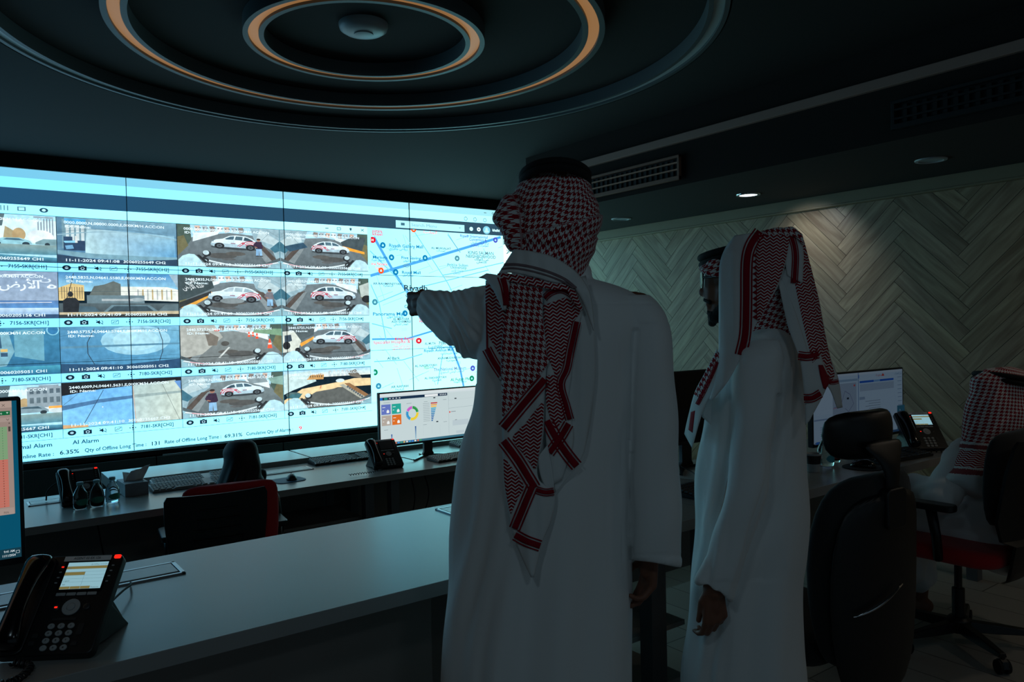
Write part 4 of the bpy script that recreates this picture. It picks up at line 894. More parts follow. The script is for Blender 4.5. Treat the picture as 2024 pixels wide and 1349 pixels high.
ph = phone('large desk phone in the foreground with handset and lit screen', corner_loc(.241, 1.892, rz, Z1), rz, .763, True,
    cord=([(.10, 1.96, .765), (.13, 1.93, .758), (.10, 1.86, .762), (.05, 1.865, .762), (0.0, 1.90, .762), (-.05, 1.93, .762)], 26, 1.2))
phone('black desk phone with dark screen behind the three bottles', corner_loc(.70, 4.76, .03, Z2), .03, .70, False)
phone('black desk phone on the lower desk, left of the dashboard monitor', corner_loc(2.452, 4.55, -.12, Z2), -.12, .70, False,
    cord=([(2.28, 4.53, Z2+.012), (2.2, 4.49, Z2+.012), (2.12, 4.50, Z2+.012), (2.03, 4.50, Z2+.012)], 15, .9))
phone('black desk phone with pale lit screen in front of the wood wall', corner_loc(4.267, 1.898, -.63, Z1), -.63, .80, True,
    cord=([(4.10, 1.97, .762), (4.22, 1.885, .762), (4.30, 1.875, .762), (4.36, 1.87, .758)], 18, 1.3))
# ================================================================ KEYBOARDS, MICE
def keyboard(label, loc, rz, kcol='keys', bcol='black', w_=.44, d_=.15):
    t = thing('keyboard', label, 'keyboard', loc, rz, 'keyboards')
    mb = MB(); mb.rings([[V((s_*w_/2, y, z)) for y, z in ((-d_/2, .001), (d_/2, .001), (d_/2, .026), (d_/2-.01, .028), (-d_/2, .012))] for s_ in (-1, 1)]); obj('base', mb, M[bcol], t, bevel=.003)
    mb = MB()
    for r in range(6):
        y = -d_/2+.014+r*.0235; z = .014+.0145*(r/5)
        if r == 0: cols = [(-.2, .03), (-.165, .03), (-.13, .03), (-.045, .12), (.035, .03), (.07, .03), (.11, .03)]
        else: cols = [(-w_/2+.018+k*.0192, .0165) for k in range(15)]
        cols += [(.1+k*.0192, .0165) for k in range(0)]+[(.14+k*.0192, .0165) for k in range(4)]
        for cx, cw in cols:
            if cx+cw/2 > w_/2: continue
            b = len(mb.v)
            for (q, dz) in ((1, 0), (.78, .006)):
                for sx, sy in ((-1, -1), (1, -1), (1, 1), (-1, 1)): mb.pt((cx+sx*cw/2*q, y+sy*.0095*q, z+dz))
            mb.face([b+4, b+5, b+6, b+7])
            for k in range(4): k2 = (k+1) % 4; mb.face([b+k, b+k2, b+4+k2, b+4+k])
    obj('keys', mb, M[kcol], t)
    return t
keyboard('grey keyboard left of the woman in black on the lower desk', (1.18, 4.90, Z2), -.02, 'keysg', 'grey')
keyboard('second grey keyboard just behind the one left of the woman', (1.22, 5.07, Z2), -.02, 'keysg', 'ltgrey')
keyboard('black keyboard lying behind the middle phone on the lower desk', (2.24, 5.085, Z2), -.02, 'keysg', 'blackm')
keyboard('black keyboard in front of the dashboard monitor', (2.92, 4.62, Z2), .06, 'keysg', 'black')
keyboard('grey keyboard at the back of the lower desk behind the dashboard monitor stand', (3.40, 5.09, Z2), 0, 'keysg', 'grey')
keyboard('black keyboard between the two standing men', (2.62, 2.12, Z1), .05, 'keys', 'black')
keyboard('black keyboard below the wide monitor on the right', (3.86, 1.985, Z1), -.1, 'keys', 'black')
def mouse(label, loc, rz, m_='black'):
    t = thing('mouse', label, 'mouse', loc, rz)
    mb = MB(); RR = []
    for y, w_, h in ((-.055, .012, .012), (-.045, .026, .026), (-.02, .031, .036), (.01, .03, .035), (.035, .028, .026), (.052, .018, .014), (.057, .006, .008)):
        RR.append([V((w_*math.cos(PI*j/10), y, .001+h*math.sin(PI*j/10))) for j in range(11)])
    mb.rings(RR); obj('shell', mb, M[m_], t, smooth=True)
    mb = MB(); mb.cyl((-.004, .03, .031), (.004, .03, .031), .006, 12); obj('wheel', mb, M['keysg'], t)
    return t
t = thing('mouse_mat', 'blue printed mouse mat on the lower desk right of the woman', 'mouse mat', (1.70, 4.665, Z2), .1)
mb = MB(); mb.prism(rrect(.19, .17, .05, 6), .0005, .004); obj('mat', mb, mat('mouse_mat_blue', (40, 96, 130), .6, var=.5, vscale=14), t)
mouse('dark mouse on the blue mat beside the woman', (1.72, 4.66, Z2+.004), -.3)
t = thing('mouse_mat', 'dark round mouse mat on the right desk before the phone', 'mouse mat', (4.08, 1.93-.0, Z1)); t.location = (3.52, 1.96, Z1)
mb = MB(); mb.prism(rrect(.18, .18, .08, 8), .0005, .004); obj('mat', mb, M['blackm'], t)
mouse('black mouse on the right desk beside the high-backed chair', (3.52, 1.96, Z1+.004), .3, 'blackg')
# round black pot by the woman
t = thing('desk_speaker', 'small round black desk speaker right of the woman', 'speaker', (1.575, 4.80, Z2)); mb = MB(); mb.lathe([(.018, 0), (.032, .006), (.036, .03), (.032, .055), (.018, .066), (.003, .068)], 24); obj('body', mb, M['blackm'], t, smooth=True)
mb = MB(); mb.lathe([(.03, 0), (.03, .005), (.026, .006)], 24); obj('foot', mb, M['keysg'], t)
# ================================================================ MONITORS
def monitor(label, loc, rz, zb, zt, w_, draw, stand=True, base_z=None):
    t = thing('monitor', label, 'monitor', loc, rz); h = zt-zb; z0 = zb-loc[2]
    mb = MB(); mb.prism(rrect(w_, h, .006, 3, 0, z0+h/2), -.006, .022, 0, lambda x, y, z: V((x, z, y))); obj('casing', mb, M['black'], t, bevel=.0015)
    mb = MB(); mb.box((0, .035, z0+h/2), (w_*.5, .03, h*.5)); obj('rear_housing', mb, M['black'], t, bevel=.008)
    bz = .009; sw, sh = w_-2*bz, h-bz-.018
    p = Paint((-sw/2, -.0066, z0+h-bz), (1, 0, 0), (0, 0, -1), (0, -1, 0), .0002)
    if draw: draw(p, sw, sh); obj('screen', p.mb, M['em'], t)
    else:
        mb = MB(); mb.box((0, -.0065, z0+h/2+.003), (sw, .001, sh)); obj('screen', mb, M['blackg'], t)
    if stand:
        mb = MB(); mb.rings([[V((x*.035*(1.4 if z < .03 else 1), .045+y*.012+(.03 if z > .1 else 0)*0, z)) for x, y in ((-1, -1), (1, -1), (1, 1), (-1, 1))] for z in (.01, .03, .1, z0+h*.35)]); obj('stand', mb, M['black'], t, bevel=.003)
        mb = MB()
        for a in (-1, 1):
            mb.rings([[V((a*(.0+q*.19), .06-q*.15+s_*(.025-.012*q), z)) for s_, z in ((-1, .001), (1, .001), (1, .014-.004*q), (-1, .014-.004*q))] for q in (0, .5, 1)])
        mb.box((0, .06, .007), (.09, .08, .012)); obj('foot', mb, M['blackg'], t, bevel=.002)
    return t
def dash(p, w_, h):
    W = (188, 206, 210); p.rect(0, 0, w_, h, (196, 212, 214)); p.rect(0, 0, w_, .016, (214, 224, 226)); p.rect(0, .016, w_, .026, (205, 218, 222)); xs_ = w_*.68
    p.rect(0, .026, xs_, .046, (28, 50, 76)); p.rect(0, .026, .02, .046, (30, 110, 190)); p.rect(.032, .028, .058, .044, (30, 140, 130)); p.rect(xs_-.19, .028, xs_-.08, .044, (230, 236, 238))
    for k in range(4): p.ell(xs_-.06+k*.015, .036, .004, .005, (220, 230, 232)); p.rect(.07+k*.025, .033, .083+k*.025, .039, (200, 210, 214))
    for x, y, c in ((.008, .075, (100, 118, 190)), (.088, .075, (40, 165, 150)), (.008, .152, (178, 168, 158)), (.088, .152, (220, 112, 40))):
        p.rect(x, y, x+.072, y+.07, c); p.rect(x+.04, y+.045, x+.06, y+.06, (235, 240, 240)); p.poly([(x+.04, y+.045), (x+.05, y+.036), (x+.06, y+.045)], (235, 240, 240)); p.rect(x+.008, y+.018, x+.03, y+.022, (230, 235, 236)); p.rect(x+.008, y+.04, x+.018, y+.044, (230, 235, 236))
    cx, cy = .248, .152
    for a0, a1, c in ((-1.5, -.15, (36, 150, 70)), (-.05, 1.9, (235, 205, 50)), (2.0, 3.5, (50, 150, 205)), (3.6, 4.68, (200, 90, 200))): p.arc(cx, cy, .042, .042, .02, c, a0, a1, 8)
    cs = [(190, 40, 40), (235, 160, 60), (240, 190, 80), (60, 170, 200), (60, 150, 200), (50, 140, 190), (50, 130, 180), (50, 120, 180), (50, 110, 170), (40, 100, 170), (40, 100, 160)]
    for k in range(11): p.rect(.40, .088+k*.0125, .40+.055-k*.0042, .096+k*.0125, cs[k]); p.rect(.335, .09+k*.0125, .39, .093+k*.0125, (150, 165, 170))
    for x, y in ((.42, .05), (.60, .068), (.44, .225), (.60, .228)): p.rect(x, y, x+.017, y+.008, (40, 50, 60))
    for x, y, w2 in ((.02, .06, .05), (.2, .078, .04), (.34, .076, .03), (.5, .072, .03), (.33, .24, .03), (.5, .234, .03), (.02, .25, .03)): p.rect(x, y, x+w2, y+.003, (140, 156, 162))
    for k in range(4): p.line([(.33+k*.07, .25), (.33+k*.07, .32)], .0008, (176, 190, 196))
    p.line([(.05, .34), (.48, .34)], .001, (150, 168, 174)); p.poly([(.072, .285), (.082, .285), (.081, .338), (.073, .338)], [(30, 80, 150), (30, 80, 150), (150, 190, 210), (150, 190, 210)]); p.poly([(.262, .245), (.272, .245), (.271, .335), (.263, .335)], [(30, 80, 150), (30, 80, 150), (150, 190, 210), (150, 190, 210)])
    p.line([(xs_, .02), (xs_, h)], .001, (120, 140, 150)); p.line([(xs_, .08), (w_, .075)], .0008, (170, 184, 190)); p.line([(xs_, .14), (w_, .135)], .0012, (120, 140, 150)); p.poly([(xs_+.004, .16), (xs_+.018, .168), (xs_+.004, .176)], (220, 60, 40)); p.rect(xs_+.02, .164, xs_+.06, .168, (120, 130, 140))
    p.ell(xs_+.05, .245, .007, .007, (235, 100, 60)); p.ell(xs_+.09, .243, .006, .006, (60, 150, 210)); p.rect(xs_+.03, .23, xs_+.17, .27, (184, 200, 206)); p.rect(xs_+.06, .31, xs_+.13, .33, (184, 200, 206))
    p.k += 1; p.rect(0, h-.016, w_, h, (60, 110, 130)); p.rect(0, h-.016, .1, h, (205, 216, 218))
    for k, c in enumerate(((240, 110, 60), (60, 140, 220), (50, 160, 120), (230, 190, 90), (230, 230, 230), (60, 150, 220), (60, 120, 220), (240, 240, 240), (220, 90, 40), (60, 160, 90))): p.rect(.1+k*.022, h-.013, .112+k*.022, h-.003, c)
def office(p, w_, h):
    k_ = .34; C = lambda *c: (c[0]*k_*.9+4, c[1]*k_+6, c[2]*k_*1.08+10)
    p.rect(0, 0, w_, h, C(205, 222, 232)); mid = w_*.47
    p.rect(0, 0, w_, .012, C(225, 232, 236)); p.rect(0, .03, mid, .042, C(150, 176, 196)); p.rect(.02, .05, .2, .20, C(212, 226, 234))
    p.rect(mid*.42, .05, mid*.97, .215, C(168, 180, 192)); p.line([(mid*.45, .17), (mid*.6, .165), (mid*.7, .09), (mid*.82, .11), (mid*.9, .16), (mid*.78, .2), (mid*.7, .18)], .002, C(70, 60, 110)); p.line([(mid*.43, .175), (mid*.6, .17)], .002, C(220, 60, 90)); p.rect(mid*.74, .125, mid*.79, .135, C(30, 40, 50)); p.rect(mid*.9, .06, mid*.94, .07, C(220, 80, 80))
    p.rect(0, .22, mid, .228, C(140, 160, 185)); p.text(mid*.36, .25, '110:20', .01, C(30, 40, 60))
    for r in range(7): p.rect(.05, .262+r*.011, .16, .265+r*.011, C(150, 165, 190)); p.rect(mid*.42, .262+r*.011, mid*.7, .265+r*.011, C(185, 200, 212))
    p.rect(.2, .255, .216, .325, C(60, 60, 150)); p.rect(0, .335, mid, .345, C(120, 145, 175))
    p.rect(mid-.004, .0, mid+.002, h, C(110, 140, 175)); p.rect(mid, .012, mid+.006, .03, C(20, 80, 180))
    p.rect(mid+.01, .045, w_*.88, .056, C(15, 80, 190)); p.rect(mid+.14, .045, mid+.2, .056, C(120, 170, 215)); p.text(mid+.16, .026, ar('السعودية'), .014, C(200, 60, 50)); p.poly([(mid+.215, .028), (mid+.222, .016), (mid+.235, .016), (mid+.242, .028)], C(225, 60, 40)); p.text(w_-.09, .026, ar('مركز العمليات'), .012, C(80, 110, 150), .07)
    p.rect(mid+.01, .062, w_*.88, .10, C(176, 190, 202)); p.rect(mid+.005, .13, mid+.055, .145, C(150, 170, 190))
    for r in range(4): p.rect(mid+.06+.03*(r % 2), .155+r*.013, mid+.2, .158+r*.013, C(140, 150, 160))
    p.rect(mid+.10, .225, mid+.29, .234, C(40, 125, 205))
    for r in range(8): p.rect(mid+.19, .24+r*.01, mid+.21, .243+r*.01, C(140, 140, 130)); p.rect(w_*.92, .04+r*.022, w_*.97, .044+r*.022, C(150, 170, 190))
    p.rect(w_-.075, .20, w_, h-.012, C(40, 110, 130))
    for r in range(3): p.text(w_-.052, .235+r*.04, ('2', '3', '5')[r], .014, C(235, 240, 245), None, True)
    p.rect(0, h-.012, w_, h, C(40, 80, 120)); p.rect(0, h-.012, .05, h, C(40, 110, 200))
    for r in range(8): p.rect(.08+r*.02, h-.010, .09+r*.02, h-.003, C(150, 190, 210))
def sheet(p, w_, h):
    p.rect(0, 0, w_, h, (8, 78, 104)); hs = h*.72; p.rect(0, 0, w_-.010, hs, (150, 132, 124)); p.rect(0, 0, w_-.010, .016, (170, 150, 140)); p.line([(w_-.030, .007), (w_-.024, .013)], .0008, (70, 60, 60)); p.line([(w_-.030, .013), (w_-.024, .007)], .0008, (70, 60, 60))
    p.rect(w_-.055, .024, w_-.014, .034, (20, 100, 60)); p.text(w_-.050, .0315, 'Share', .006, (190, 210, 200), .02); p.poly([(w_-.022, .027), (w_-.017, .027), (w_-.0195, .031)], (190, 210, 200)); p.rect(0, .040, w_-.012, .050, (162, 144, 136)); p.line([(w_-.022, .043), (w_-.019, .047), (w_-.016, .043)], .0008, (60, 50, 50))
    g1 = (120, 158, 118); r1 = (190, 110, 96)
    y0 = .062; n_ = 32; rh = (hs-y0-.018)/n_
    for r in range(n_):
        c = g1 if r < 13 else r1; y = y0+r*rh
        p.rect(w_-.045, y, w_-.021, y+rh*.94, c); p.rect(w_-.30, y, w_-.0455, y+rh*.94, (128, 96, 40) if r > 5 else g1); p.text(w_-.031, y+rh*.75, '1' if r < 13 else '0', rh*.5, (60, 30, 30) if r >= 13 else (30, 60, 40), None, True, 'c'); p.k -= 3
    p.k += 3; p.rect(w_-.018, .056, w_-.0145, hs-.014, (150, 132, 124)); p.rect(w_-.0185, .062, w_-.014, .074, (70, 62, 60)); p.poly([(w_-.018, .055), (w_-.0145, .055), (w_-.0162, .052)], (60, 50, 50))
    p.rect(0, hs-.016, w_-.012, hs, (160, 142, 134)); p.rect(.0, hs-.013, w_-.045, hs-.010, (90, 80, 76)); p.text(w_-.034, hs-.003, '70%', .005, (80, 70, 66)); 
    p.rect(0, h-.024, w_, h, (20, 56, 70)); p.text(w_-.036, h-.015, '9:41 AM', .0055, (190, 205, 210), .022, True); p.text(w_-.040, h-.005, '11/11/2024', .0055, (190, 205, 210), .028, True)
    p.line([(w_-.011, h-.017), (w_-.004, h-.017), (w_-.004, h-.011), (w_-.011, h-.011), (w_-.011, h-.017)], .0008, (190, 205, 210))
monitor('wide monitor showing a coloured dashboard, behind the pointing man', (2.82, 4.83, Z2), 0, .640, 1.022, .82, dash)
monitor('wide monitor with pale office windows before the herringbone wall', (3.92, 2.20, Z1), -.05, .815, 1.185, .83, office)
monitor('switched-off black monitor seen between the two standing men', (2.93, 2.50, Z1), 0, .872, 1.228, .62, None)
monitor('monitor with a spreadsheet cut by the left edge of the frame', (-.26, 2.24, Z1), 0, .905, 1.315, .82, sheet)
# ================================================================ SMALL THINGS
def bottle(label, loc, s_=1.0, rz=0, grp='water bottles'):
    t = thing('water_bottle', label, 'bottle', loc, rz, grp)
    pr = [(.002, .0005), (.026, 0), (.032, .006), (.033, .02), (.0335, .05), (.033, .06), (.030, .075), (.022, .092), (.015, .104), (.0125, .11), (.0125, .118)]
    mb = MB(); mb.lathe([(r*s_, z*s_) for r, z in pr], 28, cap=True); obj('bottle_body', mb, M['glass'], t, smooth=True)
    mb = MB(); mb.lathe([(r*s_, z*s_) for r, z in ((.0145, .116), (.0152, .118), (.0152, .129), (.013, .131), (.002, .1315))], 24); obj('cap', mb, mat('bottle_cap', (120, 175, 185), .4), t, auto=40)
    mb = MB(); n = 14
    mb.grid(lambda u, v: V((.0342*s_*math.sin((u-.5)*1.9), -.0342*s_*math.cos((u-.5)*1.9), (.035+(v-.5)*.032*math.sqrt(max(0, 1-(2*u-1)**2)))*s_)), n, 2); obj('label', mb, mat('bottle_label_green', (30, 130, 110), .5), t, smooth=True)
    return t
bottle('leftmost of the three water bottles beside the dark phone', (.570, 4.69, Z2), 1.08, .2)
bottle('middle one of the three water bottles beside the dark phone', (.650, 4.70, Z2), 1.08, 0)
bottle('rightmost of the three water bottles, nearest the tissue box', (.732, 4.735, Z2), 1.08, .3)
t = thing('tissue_box', 'tissue box with a tissue standing out beside the bottles', 'tissue box', (.868, 4.93, Z2), .05)
mb = MB(); mb.box((0, 0, .037), (.125, .2, .074)); obj('box', mb, mat('tissue_box_print', (128, 136, 142), .5, var=.3, vscale=18), t, bevel=.002)
mb = MB(); mb.grid(lambda u, v: V(((u-.45)*.10*(1-.2*v)+.05*v*(1 if u > .3 else .6), .01*math.sin(u*9+v*2)-.01, .074+.085*v*(1-.35*(1-u)))), 14, 10)
mb.grid(lambda u, v: V(((u-.5)*.09+.0, .03*v+.01*math.sin(u*8), .074+.05*v*(1-.4*u))), 12, 6); obj('tissue', mb, M['scarfw'], t, smooth=True, solid=.0008)
t = thing('paper_cup', 'black and white paper coffee cup on the right desk', 'cup', (3.262, 2.06, Z1), .5)
mb = MB(); mb.lathe([(.002, .001), (.026, .001), (.027, .003), (.036, .083), (.0375, .085), (.0365, .087), (.0345, .085), (.026, .01), (.002, .009)], 30); obj('cup_body', mb, M['ltgrey'], t, auto=50)
mb = MB(); mb.lathe([(.0285, .018), (.0359, .079)], 30, cap=False); obj('sleeve', mb, M['black'], t, auto=50)
p = Paint((0, -.0352, .05), (1, 0, 0), (0, 0, -1), (0, -1, 0), .0002); p.arc(0, 0, .017, .017, .0022, (60, 62, 60)); p.poly([(-.010, .006), (-.006, -.006), (.006, -.006), (.010, .006)], (60, 62, 60)); obj('printed_mark', p.mb, M['ink'], t)
b4 = bottle('tall water bottle with blue label on the right desk', (3.43, 2.10, Z1), 1.2, 0, None)
for c in b4.children:
    if c.name.startswith('label'): c.data.materials[0] = mat('bottle_label_blue', (60, 150, 170), .4)
t = thing('drinking_glass', 'clear drinking glass beside the blue-labelled bottle', 'glass', (3.555, 2.13, Z1))
mb = MB(); mb.lathe([(.002, .001), (.026, .001), (.028, .01), (.031, .085), (.0295, .085), (.0265, .012), (.002, .010)], 28); obj('glass_body', mb, M['glass'], t, smooth=True)
mb = MB(); mb.lathe([(.0285, .02), (.0292, .035)], 28, cap=False); obj('printed_band', mb, mat('glass_print', (150, 50, 50), .5), t)
t = thing('pen', 'dark pen lying on the right desk behind the cup', 'pen', (3.36, 2.30, Z1+.005), .2); mb = MB(); mb.tube([(-.07, 0, 0), (.05, 0, 0), (.068, 0, 0)], [.0045, .0045, .001], 10); obj('barrel', mb, M['black'], t); mb = MB(); mb.box((-.055, 0, .006), (.035, .003, .002)); obj('clip', mb, M['chrome'], t)
t = obj('paper_sheet', MB().box((0, 0, .001), (.21, .29, .001)), M['ltgrey']); t.location = (2.80, 2.36, Z1); t.rotation_euler = (0, 0, .3); setprops(t, 'white paper sheets behind the keyboard between the men', 'paper')
t = thing('wooden_block', 'small wooden block beneath the black monitor between the men', 'block', (3.0, 2.40, Z1)); mb = MB(); mb.box((0, 0, .04), (.1, .06, .08)); obj('block', mb, mat('plain_wood', (150, 110, 66), .6), t, bevel=.002)
def cable(label, pts, r=.003, n=60):
    o = obj('cable', MB().tube(catmull(pts, n), r, 8), M['blackm'], smooth=True); setprops(o, label, 'cable'); return o
cable('black cable running from the large phone into the cable flap', [(.30, 2.08, .80), (.33, 2.18, .785), (.37, 2.27, .778), (.40, 2.34, .768), (.41, 2.40, .757)], .0028)
cable('black cable hanging behind the near desk panel at the left', [(.62, 4.5, .49), (.65, 4.52, .3), (.7, 4.55, .1), (.74, 4.5, -.2)], .004)
cable('looped cable behind the dark phone and bottles', [(.60, 4.99, .56), (.57, 5.0, .63), (.50, 4.99, .64), (.45, 5.0, .60), (.44, 5.0, .546)], .004)
cable('left hanging cable under the lower desk behind the pointing man', [(2.52, 4.6, .49), (2.55, 4.6, .3), (2.48, 4.58, .1), (2.45, 4.55, -.05), (2.4, 4.5, -.2)], .004)
cable('right hanging cable under the lower desk behind the pointing man', [(2.62, 4.6, .49), (2.66, 4.6, .32), (2.58, 4.58, .15), (2.5, 4.62, .0), (2.5, 4.6, -.2)], .004)
cable('black cables lying beneath the dashboard monitor', [(2.48, 4.75, .541), (2.56, 4.80, .56), (2.62, 4.72, .545), (2.70, 4.78, .541)], .003)
cable('thin cable from the black monitor over the papers', [(2.80, 2.46, .78), (2.78, 2.37, .765), (2.7, 2.28, .765), (2.66, 2.20, .775)], .0025)
# ================================================================ CHAIRS
def shell_rings(rows, n=28):
    """rows: (z, half width, y, half thickness, bow)"""
    RR = []
    for z, w_, y, th, bow in rows:
        ring = []
        for j in range(n):
            a = 2*PI*j/n; cx = math.copysign(abs(math.cos(a))**.55, math.cos(a)); sy = math.copysign(abs(math.sin(a))**.8, math.sin(a))
            ring.append(V((w_*cx, y+th*sy+bow*cx*cx, z)))
        RR.append(ring)
    return RR
def star_base(t, zs=0, rot=.3, rad=.31):
    mb = MB()
    mb.lathe([(.045, .055), (.05, .07), (.05, .11), (.036, .125)], 24)
    for k in range(5):
        a = rot+k*2*PI/5; d = V((math.cos(a), math.sin(a), 0)); s_ = V((-d.y, d.x, 0))
        RR = []
        for q, hw, z0, z1 in ((.03, .03, .062, .108), (.15, .026, .062, .1), (rad, .018, .066, .085)):
            RR.append([d*q+s_*hw+V((0, 0, z0)), d*q-s_*hw+V((0, 0, z0)), d*q-s_*hw*.7+V((0, 0, z1)), d*q+s_*hw*.7+V((0, 0, z1))])
        mb.rings(RR)
    obj('star_base', mb, M['black'], t, bevel=.004)
    for k in range(5):
        a = rot+k*2*PI/5; d = V((math.cos(a), math.sin(a), 0)); s_ = V((-d.y, d.x, 0)); c = d*(rad-.005)+V((0, 0, .029))
        mb = MB(); mb.cyl(c+V((0, 0, .0)), c+V((0, 0, .045)), .009, 10); mb.rings([[c+d*x+s_*e+V((0, 0, z)) for x, z in ((-.03, .0), (-.02, .026), (.0, .036), (.02, .026), (.03, 0))] for e in (-.012, .012)]); cs = obj('caster', mb, M['black'], t)
        for e in (-1, 1):
            mb = MB(); mb.tube([c+s_*e*.008, c+s_*e*.024], .029, 18); obj('wheel', mb, M['blackm'], cs, bevel=.003)
def armrest(t, s_, y=0, z=.66, x=.27):
    mb = MB(); mb.prism(rrect(.075, .24, .03, 4, s_*x, y+.02), z-.012, z+.018); ar_ = obj('armrest', mb, M['black'], t, bevel=.008)
    mb = MB(); mb.tube([(s_*x, y, z-.01), (s_*x, y-.02, z-.12), (s_*(x-.02), y-.02, z-.22), (s_*.16, y, .43)], [.022, .02, .02, .018], 10); obj('arm_support', mb, M['black'], ar_, smooth=True)
def office_chair(label, loc, rz, seatm='fabred', backm=None, shell_dx=0, high=False, rot=.3, arms=True, silver=False, bz=0):
    t = thing('office_chair', label, 'office chair', loc, rz)
    star_base(t, rot=rot)
    mb = MB(); mb.cyl((0, 0, .11), (0, 0, .25), .026, 18); mb.cyl((0, 0, .25), (0, 0, .385), .016, 18); mb.box((0, 0, .395), (.2, .26, .03)); obj('gas_column', mb, M['black'], t, bevel=.002)
    mb = MB(); mb.rings([[V((x, y, z)) for x, y in rrect(.5*q, .48*q, .1*q, 6)] for z, q in ((.41, .9), (.425, 1), (.46, 1.02), (.485, .97), (.492, .85))]); obj('seat', mb, M[seatm], t, smooth=True, sub=1)
    if arms:
        for s_ in (-1, 1): armrest(t, s_)
    if high:
        mb = MB(); mb.rings(shell_rings([(.42, .12, -.27, .02, .0), (.44, .19, -.28, .03, .02), (.52, .225, -.29, .04, .035), (.66, .24, -.285, .045, .045), (.8, .245, -.295, .04, .05), (.9, .235, -.31, .035, .045), (.97, .2, -.32, .03, .035), (1.0, .12, -.325, .02, .02)])); obj('backrest_cushion', mb, M['fabblack'], t, smooth=True, sub=1)
        mb = MB(); mb.rings(shell_rings([(.30, .06, -.30, .010, .0), (.33, .15, -.315, .014, .01), (.45, .205, -.33, .016, .03), (.62, .225, -.335, .016, .04), (.8, .215, -.345, .016, .042), (.9, .19, -.355, .015, .036), (.95, .12, -.36, .012, .02)])); bs = obj('back_shell', mb, M['black'], t, smooth=True, sub=1)
        mb = MB(); RR = []
        for i in range(13):
            u = -1+2*i/12; x = u*.105; th = .008*(1-u*u)+.0008
            RR.append([V((x-.07, -.363+.035*((x-.07)/.22)**2+dy, .625+.03*u+dz+.012*u*u)) for dy, dz in ((0, -th), (-.005, 0), (0, th), (.004, 0))])
        mb.rings(RR); obj('chrome_accent', mb, M['chrome'], bs, smooth=True, label='curved chrome accent')
        mb = MB(); mb.prism(rrect(.1, .12, .02, 4, 0, .90), .335, .375, 0, lambda x, y, z: V((x, -z, y))); obj('headrest_mount', mb, M['black'], t, bevel=.006)
        mb = MB(); mb.rings([[V((w_*math.cos(2*PI*j/16), y+.012*math.sin(2*PI*j/16), z)) for j in range(16)] for z, w_, y in ((.93, .032, -.352), (.99, .033, -.36), (1.03, .045, -.355), (1.065, .08, -.34), (1.10, .12, -.325))]); obj('headrest_bracket', mb, M['black'], t, smooth=True, sub=1)
        mb = MB(); mb.rings(shell_rings([(1.035, .09, -.29, .012, .03), (1.05, .13, -.292, .028, .05), (1.09, .155, -.297, .034, .06), (1.14, .16, -.30, .032, .062), (1.17, .145, -.302, .024, .056), (1.185, .1, -.304, .012, .03)])); obj('headrest', mb, M['black'], t, smooth=True, sub=1)
        return t
    mb = MB(); mb.rings(shell_rings([(.56+bz, .17, -.225, .02, .02), (.58+bz, .22, -.23, .03, .03), (.7+bz, .235, -.235, .034, .045), (.86+bz, .235, -.25, .03, .05), (.93+bz, .225, -.262, .026, .045), (.955+bz, .18, -.265, .014, .03)])); obj('backrest_cushion', mb, M[backm or seatm], t, smooth=True, sub=1)
    dx = shell_dx
    mb = MB(); RR = []
    rows = ([(.33, .06, -.20), (.36, .12, -.25), (.42, .17, -.29)] if silver else [])+[(.50+bz, .15 if not silver else .195, -.30 if not silver else -.325), (.52+bz, .2 if not silver else .235, -.305), (.6+bz, .215 if not silver else .262, -.31), (.8+bz, .235, -.325), (.90+bz, .235 if not silver else .21, -.335), (.925+bz, .222 if not silver else .19, -.338)]
    for z, w_, y in rows:
        RR.append([V((dx+x, y+.05*(x/.23)**2+d_, z)) for x, d_ in [(w_*(-1+2*k/12), -.006) for k in range(13)]+[(w_*(1-2*k/12), .006) for k in range(13)]])
    mb.rings(RR)
    for k in range(6):
        z = .61+bz+k*.048; hw = .09+.008*(5-k)
        RR = []
        for i in range(11):
            x = -hw+2*hw*i/10; y0 = -.31-.0*k-(z-.5-bz)*.06+.05*(x/.23)**2-.006
            RR.append([V((dx+x, y0-.001, z-.004)), V((dx+x, y0-.0075, z-.001)), V((dx+x, y0-.0075, z+.003)), V((dx+x, y0-.001, z+.005))])
        mb.rings(RR)
    sh = obj('back_shell', mb, M['black'], t, auto=40)
    mb = MB(); mb.rings([[V((dx*.5+x*.04, y, z)) for x, y in ((-1, -.27), (1, -.27), (1, -.30), (-1, -.30))] for z in (.50+bz, .75+bz)]); mb.tube([(0, -.28, .52+bz), (0, -.27, .45), (0, -.15, .40), (0, 0, .395)], [.03, .03, .025, .025], 10); obj('back_support', mb, M['black'], t, bevel=.002)
    if silver:
        mb = MB(); mb.box((dx, -.352, .56+bz), (.1, .012, .022)); obj('silver_badge', mb, M['chrome'], t, bevel=.004)
    return t
office_chair('black-backed office chair with red cushion, occupied by the woman in black', (1.15, 4.10, FL2), -.12, 'fabred', None, -.075, bz=-.015, rot=.5)
office_chair('high-backed black office chair with headrest behind the bespectacled man', (2.27, 1.52, 0), -.06, 'fabblack', None, 0, True, rot=.9)
office_chair('black office chair with red seat, occupied by the seated man at the right edge', (3.62, 1.58, 0), .04, 'fabred', 'fabblack', 0, rot=.27, silver=True, bz=.03)
